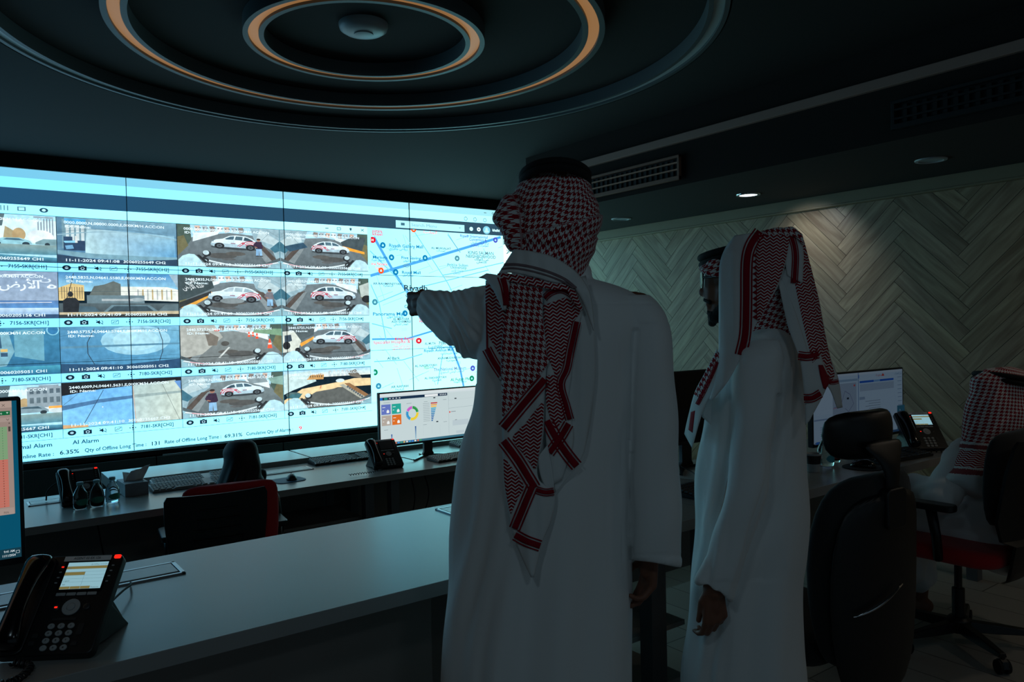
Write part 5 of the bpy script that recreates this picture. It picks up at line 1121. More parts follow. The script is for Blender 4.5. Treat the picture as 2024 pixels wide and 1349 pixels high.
# ================================================================ PEOPLE
UPV = V((0, 0, 1))
def capsule(mb, a, b, ra, rb=None, n=12):
    a, b = V(a), V(b); rb = ra if rb is None else rb; d = (b-a); L_ = d.length or 1e-6; d = d/L_
    pts, rs = [], []
    for k in range(4): t = (PI/2)*(1-k/4); pts.append(a-d*ra*math.sin(t)); rs.append(max(.0006, ra*math.cos(t)))
    pts.append(a); rs.append(ra); pts.append(b); rs.append(rb)
    for k in range(1, 5): t = (PI/2)*k/4; pts.append(b+d*rb*math.sin(t)); rs.append(max(.0006, rb*math.cos(t)))
    mb.tube(pts, rs, n)
def limb(mb, pts, rs, n=16):
    for k in range(len(pts)-1): capsule(mb, pts[k], pts[k+1], rs[k], rs[k+1], n)
def hand(mb, W, F, T, N, curl=(20, 25, 30, 35), bend=1.0, thumb=25, s=1.0, index=None, tuck=False):
    """W wrist, F towards the fingers, T towards the thumb side, N out of the palm"""
    W, F = V(W), V(F).normalized(); T = V(T); T = (T-F*T.dot(F)).normalized(); N_ = F.cross(T); N = N_ if N_.dot(V(N)) > 0 else -N_
    ax = F.cross(N).normalized()
    def rot(v, deg):                      # bend towards the palm
        return Matrix.Rotation(math.radians(deg), 3, ax) @ v
    if rot(F, 10).dot(N) < 0: ax = -ax
    for i, (sp, lm, lf) in enumerate(((.030, .088, 1.0), (.010, .092, 1.08), (-.011, .088, 1.0), (-.030, .078, .8))):
        K = W+(F*lm+T*sp*.95)*s; base = W+T*sp*.55*s
        capsule(mb, base, K, .0125*s, .0105*s)
        c = curl[i]; d = F; p = K; cc = c if index is None or i else index
        for q, (l_, r_) in enumerate(((.045, .0092), (.028, .0084), (.022, .0074))):
            d = rot(d, cc*(1, 1.25, .8)[q]*bend); e = p+d*l_*lf*s; capsule(mb, p, e, r_*s, r_*.92*s, 10); p = e
    capsule(mb, W-F*.01*s, W+F*.05*s+N*.004*s, .019*s, .021*s)
    capsule(mb, W+T*.012*s, W+F*.035*s+T*.030*s+N*.010*s, .0145*s, .0135*s)
    p = W+F*.035*s+T*.032*s+N*.012*s; d = (F*.95+N*.32).normalized() if tuck else (F*.75+T*.55+N*.3).normalized()
    for l_, r_ in ((.036, .0105), (.028, .0092)):
        e = p+d*l_*s; capsule(mb, p, e, r_*s, r_*.9*s, 10); p = e; d = (d+N*math.radians(thumb)+F*.2).normalized()
def fuse(name, mb, m_, parent, voxel=.006, smooth=4, disp=None, uvf=None, mats=None, world=True, keep=None):
    """one continuous skin from overlapping closed volumes"""
    me = mb.mesh('tmp', []); o = bpy.data.objects.new('tmp', me); COL.objects.link(o)
    r = o.modifiers.new('r', 'REMESH'); r.mode = 'VOXEL'; r.voxel_size = voxel; r.use_smooth_shade = True
    if smooth: q = o.modifiers.new('s', 'SMOOTH'); q.iterations = smooth; q.factor = .5
    me2 = bpy.data.meshes.new_from_object(o.evaluated_get(bpy.context.evaluated_depsgraph_get())); me2.name = name
    bpy.data.objects.remove(o); bpy.data.meshes.remove(me)
    n = len(me2.vertices)
    if disp:
        nn = [v.normal.copy() for v in me2.vertices]
        for v, q in zip(me2.vertices, nn): v.co += q*disp(v.co, q)
    for k in range(len(me2.materials)): pass
    me2.materials.clear()
    for x in (mats or [m_]): me2.materials.append(x)
    if uvf:
        ul = me2.uv_layers.new(name='UVMap'); arr = []
        for pl in me2.polygons:
            for vi in pl.vertices: arr += list(uvf(me2.vertices[vi].co))
        ul.data.foreach_set('uv', arr)
    if keep:
        for pl in me2.polygons: pl.material_index = keep(pl.center)
    else: me2.polygons.foreach_set('material_index', [0]*len(me2.polygons))
    if parent:
        off = parent.location
        for v in me2.vertices: v.co -= off
    me2.polygons.foreach_set('use_smooth', [True]*len(me2.polygons))
    o = bpy.data.objects.new(name, me2); COL.objects.link(o); o.parent = parent
    return o
def pxof(P):
    d = V(P)-CO; z = d.dot(CF); return 1012+FPX*d.dot(CR)/z, 674.5-FPX*d.dot(CU)/z, z
def loft(mb, rows, n=36, sub=5, ex=.85, mi=0, uvf=None):
    """rows: (y left, y right, x left, x right, half depth, depth) sections of a body, smoothly interpolated"""
    rows = [r if len(r) == 6 else (r[0], r[0], r[1], r[2], r[3], r[4]) for r in rows]
    A = np.array(rows, float); out = []; m_ = len(A)
    for k in range(m_-1):
        for q in range(sub):
            t = q/sub; p0, p1, p2, p3 = A[max(k-1, 0)], A[k], A[k+1], A[min(k+2, m_-1)]
            out.append(.5*((2*p1)+(p2-p0)*t+(2*p0-5*p1+4*p2-p3)*t*t+(-p0+3*p1-3*p2+p3)*t**3))
    out.append(A[-1]); RR = []
    for yl, yr, xl, xr, th, d in out:
        xc, hw = (xl+xr)/2, (xr-xl)/2; ring = []
        for j in range(n):
            a = 2*PI*j/n; c, s_ = math.cos(a), math.sin(a); c = math.copysign(abs(c)**ex, c); s_ = math.copysign(abs(s_)**ex, s_)
            f_ = (c+1)/2; ring.append(at(xc+hw*c, yl+(yr-yl)*f_, d-th*s_))
        RR.append(ring)
    mb.rings(RR, mi); return mb
def rows_at(rows, y):
    ys = [r[0] for r in rows]; 
    if y <= ys[0]: return rows[0]
    if y >= ys[-1]: return rows[-1]
    for a, b in zip(rows, rows[1:]):
        if a[0] <= y <= b[0]:
            t = (y-a[0])/(b[0]-a[0]); return tuple(p+(q-p)*t for p, q in zip(a, b))
def drape(rows, ex=.85):
    def S_(px, py, off):
        y, xl, xr, th, d = rows_at(rows, py); t = (px-(xl+xr)/2)/((xr-xl)/2); t = max(-.985, min(.985, t))
        h = (1-abs(t)**(2/ex))**(ex/2); return at(px, py, d-th*h-off)
    return S_
class Cloth:
    """sheets, bands and stripes laid on a draped surface; materials 0 hound 1 herring 2 red 3 white"""
    def __init__(s, S_, sc, fold=None): s.S = S_; s.mb = MB(); s.sc = sc; s.fold = fold or (lambda x, y: 0)
    def patch(s, A, B, off, mi, nu=10, nv=24, ang=0, along=False, curl=0, zig=0):
        a = catmull([(p[0], p[1], 0) for p in A], nv); b = catmull([(p[0], p[1], 0) for p in B], nv)
        sc = s.sc; ca, sa = math.cos(ang), math.sin(ang)
        def P(u, v):
            k = min(int(round(v*nv)), nv); q = a[k].lerp(b[k], u); o_ = off+s.fold(q.x, q.y)
            if curl: o_ -= curl*(abs(2*u-1)**4)
            return s.S(q.x, q.y, o_)
        def UV(u, v):
            k = min(int(round(v*nv)), nv); q = a[k].lerp(b[k], u)
            if along: return (u*(a[nv//2]-b[nv//2]).length*sc, v*(a[0]-a[-1]).length*sc)
            return ((q.x*ca+q.y*sa)*sc, (-q.x*sa+q.y*ca)*sc)
        s.mb.grid(P, nu, nv, mi, UV)
    def stripe(s, pts, w_, off, mi=2, n=20):
        c = catmull([(p[0], p[1], 0) for p in pts], n); A, B = [], []
        for i, q in enumerate(c):
            t = (c[min(i+1, n)]-c[max(i-1, 0)]).normalized(); nrm = V((-t.y, t.x, 0)); A.append(q-nrm*w_/2); B.append(q+nrm*w_/2)
        s.patch([tuple(x) for x in A[::4]], [tuple(x) for x in B[::4]], off, mi, 3, n)
    def triple(s, pts, w_, off, gap=1.0):
        """broad red band with a thin line on each side"""
        s.stripe(pts, w_, off); th = w_*.22; o_ = w_/2+th*1.6*gap
        c = [V((p[0], p[1], 0)) for p in pts]
        for sg in (-1, 1):
            q = []
            for i, x in enumerate(c):
                t = (c[min(i+1, len(c)-1)]-c[max(i-1, 0)]).normalized(); q.append((x.x-t.y*sg*o_, x.y+t.x*sg*o_))
            s.stripe(q, th, off)
KM = [M['hound'], M['herr'], M['scarfr'], M['scarfw']]
def folds(amp, fx, fy, ph=0):
    return lambda x, y: amp*math.sin(x*fx+y*fy+ph)
# ---------------------------------------------------------------- man 1, pointing
base = at(1075, 1834, 1.87); base.z = 0
m1 = thing('person', 'tall person in white thobe seen from behind, pointing at the video wall', 'person', base)
D1 = 1.87
T1 = [(546, 1040, 1148, .05, D1), (556, 1000, 1190, .08, D1), (568, 972, 1228, .10, D1), (585, 955, 1262, .115, D1), (612, 950, 1290, .125, D1), (660, 948, 1296, .135, D1), (720, 940, 1282, .14, D1), (800, 932, 1268, .145, D1), (860, 918, 1258, .15, D1), (930, 905, 1250, .155, D1),
      (1000, 898, 1247, .16, D1), (1100, 891, 1249, .165, D1), (1200, 885, 1250, .17, D1), (1349, 878, 1250, .18, D1), (1560, 868, 1258, .19, D1), (1745, 862, 1266, .2, D1)]
mb = MB()
capsule(mb, at(1098, 420, 1.86), at(1096, 455, 1.83), .092, .075); mb.ell(at(1098, 425, 1.87), (.085, .1, .115)); limb(mb, [at(1092, 500, 1.87), at(1085, 590, 1.88)], [.056, .062])
limb(mb, [at(1085, 640, 1.89), at(1090, 900, 1.89), at(1085, 1050, 1.89)], [.12, .115, .13], 20)
limb(mb, [at(1010, 625, 1.9), at(1255, 625, 1.87)], [.06, .06])
LA = [at(985, 628, 1.90), at(908, 632, 2.08), at(843, 598, 2.27)]; limb(mb, LA, [.055, .042, .028])
RA = [at(1270, 640, 1.86), at(1292, 880, 1.86), at(1287, 1092, 1.84)]; limb(mb, RA, [.055, .042, .028])
for sx in (-1, 1):
    hip = at(1085+sx*75, 1080, 1.89); kn = at(1080+sx*80, 1440, 1.88); an = at(1078+sx*82, 1760, 1.89); limb(mb, [hip, kn, an], [.085, .058, .04]); toe = an+CF*.16; toe.z = .03; an2 = an.copy(); an2.z = .04; capsule(mb, an2-CF*.03, toe, .038, .03)
hand(mb, LA[2], CF*.72-CR*.62-UPV*.02, UPV, CR, curl=(75, 72, 70, 70), index=34, thumb=30, tuck=True)
hand(mb, RA[2], V((0, 0, -1))-CR*.12+CF*.05, CF*.9-CR*.3, -CR*.9-CF*.35, curl=(22, 26, 32, 38), thumb=20, s=.94)
fuse('body', mb, M['skin'], m1, .0045, 3)
# ring on right hand
mb = MB(); c = RA[2]+V((0, 0, -.105))
# thobe
mb = MB(); loft(mb, T1, 44, 5)
loft(mb, [(583, 1205, 1284, .06, 1.86), (603, 1218, 1304, .072, 1.855), (640, 1232, 1322, .076, 1.85), (740, 1238, 1334, .076, 1.845), (850, 1242, 1340, .072, 1.84), (950, 1245, 1344, .07, 1.835), (1050, 1248, 1347, .067, 1.83), (1108, 1122, 1252, 1347, .064, 1.83)], 32, 5)
RR = []
SL = [(1010, 640, 1.88, .085, .08), (975, 640, 1.91, .098, .085), (945, 640, 1.96, .095, .082), (918, 633, 2.03, .082, .072), (890, 625, 2.10, .068, .062), (866, 613, 2.16, .056, .050), (850, 604, 2.22, .046, .038), (842, 599, 2.25, .040, .030)]
for i, (x, y, d, rv, rh) in enumerate(SL):
    c = at(x, y, d); a_ = at(*SL[max(i-1, 0)][:3]); b_ = at(*SL[min(i+1, 7)][:3]); t = (b_-a_).normalized(); s_ = t.cross(V((0, 0, 1))).normalized(); u_ = s_.cross(t)
    RR.append([c+s_*rh*math.cos(2*PI*j/28)+u_*rv*math.sin(2*PI*j/28) for j in range(28)])
mb.rings(RR)
limb(mb, [at(1055, 545, 1.87), at(1130, 545, 1.87)], [.055, .05])
def d1(co, n):
    x, y, z = pxof(co); o = 0
    if x < 965 and y < 760:
        k = min(1, (965-x)/40); ph = (x*.42-(y-600)*.16+5*math.sin(y*.025)+2*math.sin(x*.07)); q_ = 1-.6*max(0, min(1, n.z*1.4)); o += .0030*q_*k*math.sin(ph)*(.6+.4*math.sin(y*.05+x*.04)); o += .0020*q_*k*math.sin(ph*.47+1)
    lo = max(0, min(1, (y-700)/500))
    o += .006*lo*math.sin(x*.055+.9*math.sin(y*.004)+y*.0035)*(1 if x < 1240 else .25)
    o += .004*max(0, min(1, (1050-x)/120))*max(0, min(1, (y-640)/80))*math.sin(x*.13+y*.018+1.5*math.sin(y*.011))
    if 1225 < x and 640 < y < 1105: o += .0022*math.sin(y*.035+x*.05)
    e = abs((x-1248)-(1110-y)*.0); 
    if 650 < y < 1110: o -= .010*math.exp(-(((x-1246+max(0, 840-y)*-.06)/5)**2))
    o -= .0016*math.exp(-((y-1098)/2.0)**2)*(1 if x > 1250 else 0)
    o -= .0018*math.exp(-(((x-1200-(y-1000)*.02)/1.6)**2))*(1 if y > 900 else 0)
    o -= .002*math.exp(-((y-(600+(x-1180)*.0))/2.5)**2)*(1 if 1160 < x < 1290 else 0)
    return o
fuse('thobe', mb, M['thobe'], m1, .0045, 5, d1)
# headscarf of man 1: wrapped head
HC = at(1098, 430, 1.86)
mb = MB()
loft(mb, [(338, 1070, 1125, .03, D1), (344, 1050, 1146, .06, D1), (352, 1036, 1158, .08, D1), (364, 1024, 1168, .096, D1), (380, 1015, 1174, .105, D1), (400, 1010, 1181, .112, D1), (420, 1012, 1183, .115, D1), (437, 1013, 1188, .115, D1), (450, 1014, 1184, .112, D1), (464, 1013, 1176, .108, D1), (488, 1014, 1175, .1, D1), (520, 1020, 1165, .088, D1), (548, 1030, 1157, .08, D1), (572, 1035, 1150, .07, D1)], 44, 4)
loft(mb, [(384, 1003, 1024, .03, 1.85), (398, 990, 1034, .05, 1.85), (418, 980, 1040, .06, 1.85), (436, 974, 1044, .062, 1.85), (453, 983, 1044, .06, 1.85), (470, 995, 1040, .055, 1.85), (485, 1001, 1034, .045, 1.85), (498, 1008, 1030, .03, 1.85)], 28, 4)
def seg_step(x, y, x0, y0, x1, y1, h, w_, one=True):
    """raised fold edge along a line: cloth below the line stands proud"""
    dx, dy = x1-x0, y1-y0; L_ = math.hypot(dx, dy); t = ((x-x0)*dx+(y-y0)*dy)/(L_*L_); s_ = (-(x-x0)*dy+(y-y0)*dx)/L_
    if t < -.05 or t > 1.05: return 0
    e = min(1, max(0, (t+.05)/.15))*min(1, max(0, (1.05-t)/.15))
    return h*e*((1/(1+math.exp(-max(-20, min(20, s_/w_*3)))))*math.exp(-max(0, s_)/18))
def dh(co, n):
    x, y, z = pxof(co); o = 0
    o += seg_step(x, y, 1036, 462, 1190, 425, .017, 3)
    o += seg_step(x, y, 1036, 470, 1185, 470, .011, 3) if x > 1036 else 0
    o += seg_step(x, y, 1100, 462, 1180, 452, .008, 3)
    o += seg_step(x, y, 1060, 500, 1172, 492, .008, 3)
    xl = 1014+(y-385)*.24+5*math.sin((y-385)*.05)
    if 385 < y < 500: o -= .010*math.exp(-((x-xl-3)/4)**2)
    o += .0035*math.exp(-((x-1122-(y-340)*.02-8*math.sin((y-340)*.02))/3)**2)*(1 if y < 440 else 0)
    o += .0018*math.sin(x*.09+y*.05)+.0012*math.sin(x*.05-y*.14)
    return o
def uvh(co):
    p = co-HC; a = math.atan2(p.dot(CR), -p.dot(CF)); x, y, z = pxof(co)
    u, v_ = a*.105, p.z
    if y > 462-(x-1036)*.24 and x > 1030: ang = -.5
    elif x < 1014+(y-385)*.24+5*math.sin((y-385)*.05): ang = .5; 
    else: ang = .18
    v_ += .004*math.sin(a*7)
    return (u*math.cos(ang)-v_*math.sin(ang), u*math.sin(ang)+v_*math.cos(ang))
hs1 = fuse('headscarf', mb, None, m1, .004, 3, dh, uvh, mats=KM)
# agal: doubled black cord
def cord_ring(name, c, ux, uy, rx, ry, r, n=56, turns=2, gap=.75, parent=None, cut=None):
    mb = MB(); nz = ux.cross(uy).normalized()
    for k in range(turns):
        pts = [c+ux*rx*math.cos(2*PI*j/n)+uy*ry*math.sin(2*PI*j/n)+nz*(k-.5)*2*r*gap for j in range(n)]; RR = []
        for j in range(n):
            p = pts[j]; o_ = (p-c-nz*(k-.5)*2*r*gap).normalized()
            RR.append([p+o_*r*math.cos(2*PI*q/12)+nz*r*math.sin(2*PI*q/12)*(.9 if turns > 1 else 1.5) for q in range(12)])
        b = len(mb.v); mb.rings(RR, cap=False); m_ = (n-1)*12
        for q in range(12): mb.face((b+m_+q, b+m_+(q+1) % 12, b+(q+1) % 12, b+q))
    return obj(name, mb, M['agal'], parent, smooth=True, world=True)
fx = (at(1168, 355, 1.87)-at(1030, 362, 1.87)).normalized(); fc = at(1101, 352, 1.88)
back_dir = (CF*.95+V((0, 0, 1))*.20+CR*.04).normalized()
cord_ring('agal', at(1097, 356, 1.865), CR, (CF*.97-V((0, 0, .20))).normalized(), .078, .090, .0105, parent=m1, gap=.72)
# draped tail and neck bands
DR1 = [(470, 990, 1190, .115, D1), (500, 985, 1184, .118, D1), (540, 960, 1190, .125, D1), (575, 938, 1280, .142, D1)]+[(r[0], r[1]-6, r[2]+4, r[3]+.006, r[4]) for r in T1 if r[0] > 600]
C1 = Cloth(drape(DR1), 1/820., lambda x, y: .0035*math.sin(x*.085+y*.006)*max(0, min(1, (y-560)/80))+.002*math.sin(x*.21-y*.01))
c = C1
c.patch([(1080, 566), (1085, 700), (1084, 850), (1090, 940), (1096, 968)], [(1158, 545), (1171, 610), (1178, 720), (1172, 800), (1160, 872), (1146, 912), (1098, 974)], .006, 3, 12, 40)          # white under-panel
c.patch([(1073, 572), (1074, 640), (1079, 720), (1077, 800), (1080, 880), (1088, 960)], [(1128, 560), (1152, 606), (1133, 680), (1130, 740), (1123, 800), (1134, 870), (1110, 950)], .012, 3, 12, 40, curl=.003)
c.patch([(1074, 604), (1075, 640), (1079, 690), (1086, 712), (1097, 742)], [(1118, 588), (1150, 608), (1126, 650), (1119, 700), (1103, 745)], .0132, 1, 12, 30, ang=-.12)
c.patch([(1080, 742), (1079, 790), (1084, 815), (1096, 850)], [(1101, 742), (1108, 780), (1118, 820), (1097, 851)], .0132, 1, 10, 24, ang=-.12)
c.triple([(1076, 590), (1090, 578), (1115, 574), (1140, 592)], 7, .0138); c.triple([(1140, 636), (1128, 690), (1120, 730), (1108, 760), (1118, 800), (1126, 830)], 9, .0138)
c.triple([(1081, 832), (1100, 868), (1122, 900), (1140, 922)], 13, .0138); c.triple([(1124, 838), (1106, 868), (1086, 896)], 11, .0144)
c.patch([(960, 555), (960, 600), (963, 660), (965, 712), (988, 750)], [(1010, 556), (1006, 620), (1000, 680), (996, 720), (994, 752)], .010, 3, 12, 36, curl=.003)      # left panel
c.patch([(960, 562), (960, 600), (963, 640), (965, 662), (986, 700)], [(998, 560), (1000, 620), (998, 660), (996, 690), (990, 702)], .0112, 1, 12, 30, ang=.08)
c.triple([(962, 690), (976, 716), (993, 742)], 10, .0118); c.stripe([(962, 600), (963, 700)], 3, .0116)
c.patch([(1006, 556), (1002, 604), (994, 661), (990, 709), (992, 772), (993, 860), (993, 890), (998, 961), (1007, 1032), (1019, 1072), (1032, 1104), (1050, 1142)],
        [(1074, 562), (1073, 621), (1077, 661), (1081, 709), (1077, 770), (1074, 860), (1063, 913), (1066, 950), (1096, 975), (1090, 1028), (1072, 1072), (1055, 1142)], .018, 3, 16, 80, curl=.004)   # central tail
c.patch([(1007, 558), (1002, 604), (994, 661), (991, 709), (992, 772), (993, 822)], [(1073, 562), (1072, 621), (1076, 661), (1080, 700), (1079, 726), (994, 824)], .0193, 0, 16, 50, ang=.1)
c.triple([(1077, 750), (1040, 793), (995, 847)], 13, .0200)
c.patch([(1070, 797), (1040, 835), (1013, 867), (1034, 897), (1054, 926)], [(1075, 800), (1073, 835), (1070, 867), (1065, 897), (1060, 926)], .0193, 1, 12, 24, ang=.0)
c.triple([(995, 872), (1020, 905), (1045, 945), (1057, 965)], 13, .0205)
c.patch([(995, 905), (997, 950), (1002, 985), (1008, 1014)], [(997, 905), (1034, 958), (1024, 985), (1010, 1016)], .0193, 1, 10, 24, ang=.0)
c.triple([(1052, 962), (1036, 1000), (1017, 1046)], 12, .0208); c.triple([(1018, 1058), (1040, 1070), (1068, 1080)], 12, .0204); c.triple([(1060, 969), (1078, 974), (1095, 972)], 8, .0202)
c.patch([(1062, 905), (1068, 940), (1080, 968)], [(1082, 880), (1092, 930), (1096, 976)], .015, 3, 6, 16)
# neck wrap: white margin over a herringbone roll
c.patch([(984, 541), (1010, 541), (1050, 549), (1095, 560), (1128, 562), (1138, 578), (1152, 612)], [(980, 552), (1008, 557), (1050, 565), (1090, 572), (1120, 574), (1128, 590), (1148, 616)], .026, 1, 5, 40, along=False, ang=-.3)
c.patch([(1016, 493), (1050, 497), (1090, 507), (1128, 529), (1154, 556), (1168, 590), (1175, 650)], [(984, 543), (1010, 540), (1050, 547), (1098, 560), (1128, 563), (1152, 598), (1173, 654)], .030, 3, 14, 44, curl=.006)
for f_ in (.62, .78):
    c.stripe([(1016+(984-1016)*f_, 493+50*f_), (1050+(1010-1050)*f_, 497+43*f_), (1090-40*f_, 507+40*f_), (1128-30*f_, 529+31*f_), (1156-28*f_, 560+3*f_+8)], 3.0 if f_ > .7 else 5, .0315, 4)
c.patch([(946, 549), (960, 553), (972, 568), (985, 593), (994, 614)], [(962, 541), (985, 545), (1006, 556), (1004, 590), (1000, 612)], .030, 3, 10, 24, curl=.008)      # flap over the shoulder
c.stripe([(994, 550), (1000, 575), (1000, 604)], 11, .0315, 2); c.stripe([(984, 549), (991, 570), (996, 598)], 2.5, .0315, 2)
faint = mat('headscarf_faded_stripe', (128, 108, 112), .85)
tl = obj('scarf_tail', c.mb, KM+[faint], m1, smooth=True, world=True, solid=.0014)
# ---------------------------------------------------------------- man 2, spectacles, profile
D2 = 2.08
base = at(1475, 1700, D2); base.z = 0
m2 = thing('person', 'bearded person with round black glasses in white thobe, facing the video wall', 'person', base)
T2 = [(625, 1500, 1545, .05, D2), (640, 1486, 1552, .075, D2), (652, 1470, 1564, .105, D2), (668, 1450, 1573, .135, D2), (690, 1428, 1580, .17, D2), (740, 1408, 1588, .19, D2), (800, 1396, 1592, .19, D2), (870, 1384, 1594, .18, D2), (930, 1378, 1596, .175, D2), (1020, 1374, 1604, .175, D2), (1109, 1368, 1598, .18, D2),
      (1164, 1364, 1591, .18, D2), (1275, 1357, 1592, .185, D2), (1349, 1352, 1596, .19, D2), (1500, 1342, 1604, .2, D2), (1630, 1335, 1612, .2, D2)]
mb = MB()
FD = (-CR*.93+CF*.36).normalized(); SD = FD.cross(V((0, 0, 1))).normalized(); UP = V((0, 0, 1))     # face direction (slightly away from us)
hc = at(1470, 560, D2)
mb.ell(hc+UP*.018-FD*.005, (.094, .075, .097), Matrix((FD, UP.cross(FD), UP)).transposed()); 
def fp(f, s_, u): return hc+FD*f+SD*s_*0+UP.cross(FD)*s_+UP*u
capsule(mb, fp(.035, 0, -.03), fp(.062, 0, -.075), .058, .034)            # jaw and chin
capsule(mb, fp(.06, 0, .03), fp(.072, 0, -.03), .045, .036)
capsule(mb, fp(.085, 0, .012), fp(.108, 0, -.022), .009, .0125); capsule(mb, fp(.102, .009, -.027), fp(.102, -.009, -.027), .008, .008)   # nose
capsule(mb, fp(.092, .016, -.054), fp(.092, -.016, -.054), .009, .009); capsule(mb, fp(.090, .012, -.066), fp(.090, -.012, -.066), .009, .009)   # lips
for s_ in (-1, 1): mb.ell(fp(-.005, s_*.078, -.01), (.016, .008, .03), Matrix((FD, UP.cross(FD), UP)).transposed()); capsule(mb, fp(.085, s_*.018, .026), fp(.074, s_*.05, .026), .010, .009)
limb(mb, [fp(-.01, 0, -.07), fp(-.03, 0, -.16)], [.058, .06])
limb(mb, [at(1500, 760, D2), at(1490, 900, D2), at(1485, 1050, D2)], [.115, .11, .125], 20)
limb(mb, [at(1500, 730, D2-.10), at(1505, 730, D2+.10)], [.045, .045])
NA = [at(1502, 740, 1.96), at(1478, 920, 1.90), at(1411, 1165, 1.87)]; limb(mb, NA, [.045, .040, .027])
FA = [at(1490, 740, 2.2), at(1470, 930, 2.24), at(1440, 1090, 2.2)]; limb(mb, FA, [.055, .042, .027])
for sx in (-1, 1):
    hp = at(1480, 1080, D2+sx*.09); kn = at(1476, 1360, D2+sx*.09); an = at(1474, 1650, D2+sx*.09); limb(mb, [hp, kn, an], [.085, .058, .04]); a2 = an.copy(); a2.z = .04; toe = an+FD*.17; toe.z = .03; capsule(mb, a2-FD*.03, toe, .038, .03)
hand(mb, NA[2], V((0, 0, -1))+CR*.02, -CR*.95-CF*.25, CF*.95-CR*.25, curl=(30, 34, 38, 42), thumb=8, s=.88, tuck=True)
hand(mb, FA[2], V((0, 0, -1))-CR*.2, -CR*.95, -CF*.9, curl=(30, 32, 34, 36), thumb=30, s=.95)
fuse('body', mb, M['skin'], m2, .0042, 3)
mb = MB()          # beard and moustache
capsule(mb, fp(.045, .040, -.055), fp(.070, .018, -.088), .014, .018); capsule(mb, fp(.045, -.040, -.055), fp(.070, -.018, -.088), .014, .018); capsule(mb, fp(.076, .014, -.088), fp(.076, -.014, -.088), .019, .019); capsule(mb, fp(.080, 0, -.094), fp(.084, 0, -.106), .018, .012); capsule(mb, fp(.090, .012, -.078), fp(.090, -.012, -.078), .008, .008)
capsule(mb, fp(.024, .064, -.02), fp(.036, .052, -.055), .010, .014); capsule(mb, fp(.024, -.064, -.02), fp(.036, -.052, -.055), .010, .014)
capsule(mb, fp(.099, .010, -.043), fp(.086, .030, -.052), .0075, .006); capsule(mb, fp(.099, -.010, -.043), fp(.086, -.030, -.052), .0075, .006); capsule(mb, fp(.100, .010, -.043), fp(.100, -.010, -.043), .007, .007)
fuse('beard', mb, M['beard'], m2, .003, 2, lambda co, n: .0012*noise.noise(co*220))
def glasses():
    mb = MB(); lens = MB()
    for s_ in (-1, 1):
        c = fp(.106, s_*.031, .010); ux = (UP.cross(FD)*.96-FD*.25*s_*1).normalized(); n_ = 28; ring = []
        for j in range(n_): ring.append(c+ux*.022*math.cos(2*PI*j/n_)+UP*.021*math.sin(2*PI*j/n_))
        mb.tube(ring+[ring[0]], .0022, 8); b = len(lens.v)
        for q in ring: lens.pt(q)
        for q in ring: lens.pt(q+FD*.0015)
        lens.face([b+j for j in range(n_)][::-1]); lens.face([b+n_+j for j in range(n_)])
        for j in range(n_): lens.face((b+j, b+(j+1) % n_, b+n_+(j+1) % n_, b+n_+j))
        h0 = c+UP.cross(FD)*s_*.024-FD*.004+UP*.006; h1 = fp(.02, s_*.082, .014); mb.tube([h0, h1, fp(-.02, s_*.08, .0)], [.0026, .0022, .002], 8)
    mb.tube([fp(.110, .010, .014), fp(.112, 0, .018), fp(.110, -.010, .014)], .002, 8)
    g = obj('glasses', mb, M['blackg'], m2, smooth=True, world=True); off = m2.location
    for q in range(len(lens.v)): lens.v[q] -= off
    obj('lens', lens, M['lens'], g)
glasses()
mb = MB(); loft(mb, T2, 44, 5)
loft(mb, [(672, 672, 1470, 1542, .05, 1.96), (700, 700, 1456, 1547, .06, 1.93), (754, 754, 1447, 1546, .066, 1.92), (870, 870, 1445, 1532, .062, 1.90), (975, 995, 1430, 1514, .058, 1.885), (1075, 1100, 1403, 1474, .052, 1.875), (1150, 1190, 1379, 1446, .048, 1.87)], 30, 5)
loft(mb, [(680, 1450, 1540, .05, 2.2), (740, 1440, 1530, .06, 2.24), (900, 1425, 1510, .06, 2.23), (1090, 1405, 1475, .055, 2.2)], 24, 4)
def d2(co, n):
    x, y, z = pxof(co); o = 0; lo = max(0, min(1, (y-800)/400))
    o += .005*lo*math.sin(x*.075+y*.004+.8*math.sin(y*.006)); k = max(0, min(1, (1450-x)/50))*(1 if y > 700 else 0)
    o += .0045*k*math.sin(x*.19+y*.03)+.003*k*math.sin(x*.1-y*.025)
    if 1395 < x < 1550 and 700 < y < 1150: o += .002*math.sin(y*.05+x*.04)
    if y > 780:
        xe = 1545-(y-754)*.14-(max(0, y-950)*.18); o -= .009*math.exp(-((x-xe)/4.5)**2)*max(0, min(1, (1190-y)/60))
    return o
fuse('thobe', mb, M['thobe'], m2, .0055, 4, d2)
# headscarf
mb = MB()
loft(mb, [(462, 470, 1478, 1560, .05, D2), (472, 474, 1452, 1580, .08, D2), (486, 486, 1436, 1590, .098, D2), (505, 500, 1424, 1594, .108, D2), (530, 1420, 1600, .112, D2), (560, 1422, 1602, .112, D2), (600, 1430, 1600, .108, D2), (640, 1440, 1590, .10, D2), (680, 1446, 1575, .1, D2), (715, 1450, 1565, .09, D2)], 40, 4)
loft(mb, [(522, 530, 1390, 1440, .045, D2), (531, 541, 1378, 1440, .072, D2), (540, 552, 1388, 1440, .068, D2)], 24, 3)      # brim over the forehead
loft(mb, [(474, 1458, 1510, .05, D2), (484, 1440, 1510, .072, D2), (497, 1427, 1510, .085, D2), (512, 1418, 1500, .092, D2), (530, 1416, 1490, .09, D2), (545, 1424, 1480, .08, D2)], 28, 3)
loft(mb, [(500, 1402, 1450, .05, D2), (515, 1394, 1450, .075, D2), (528, 1392, 1450, .078, D2), (541, 1400, 1445, .07, D2)], 24, 3)
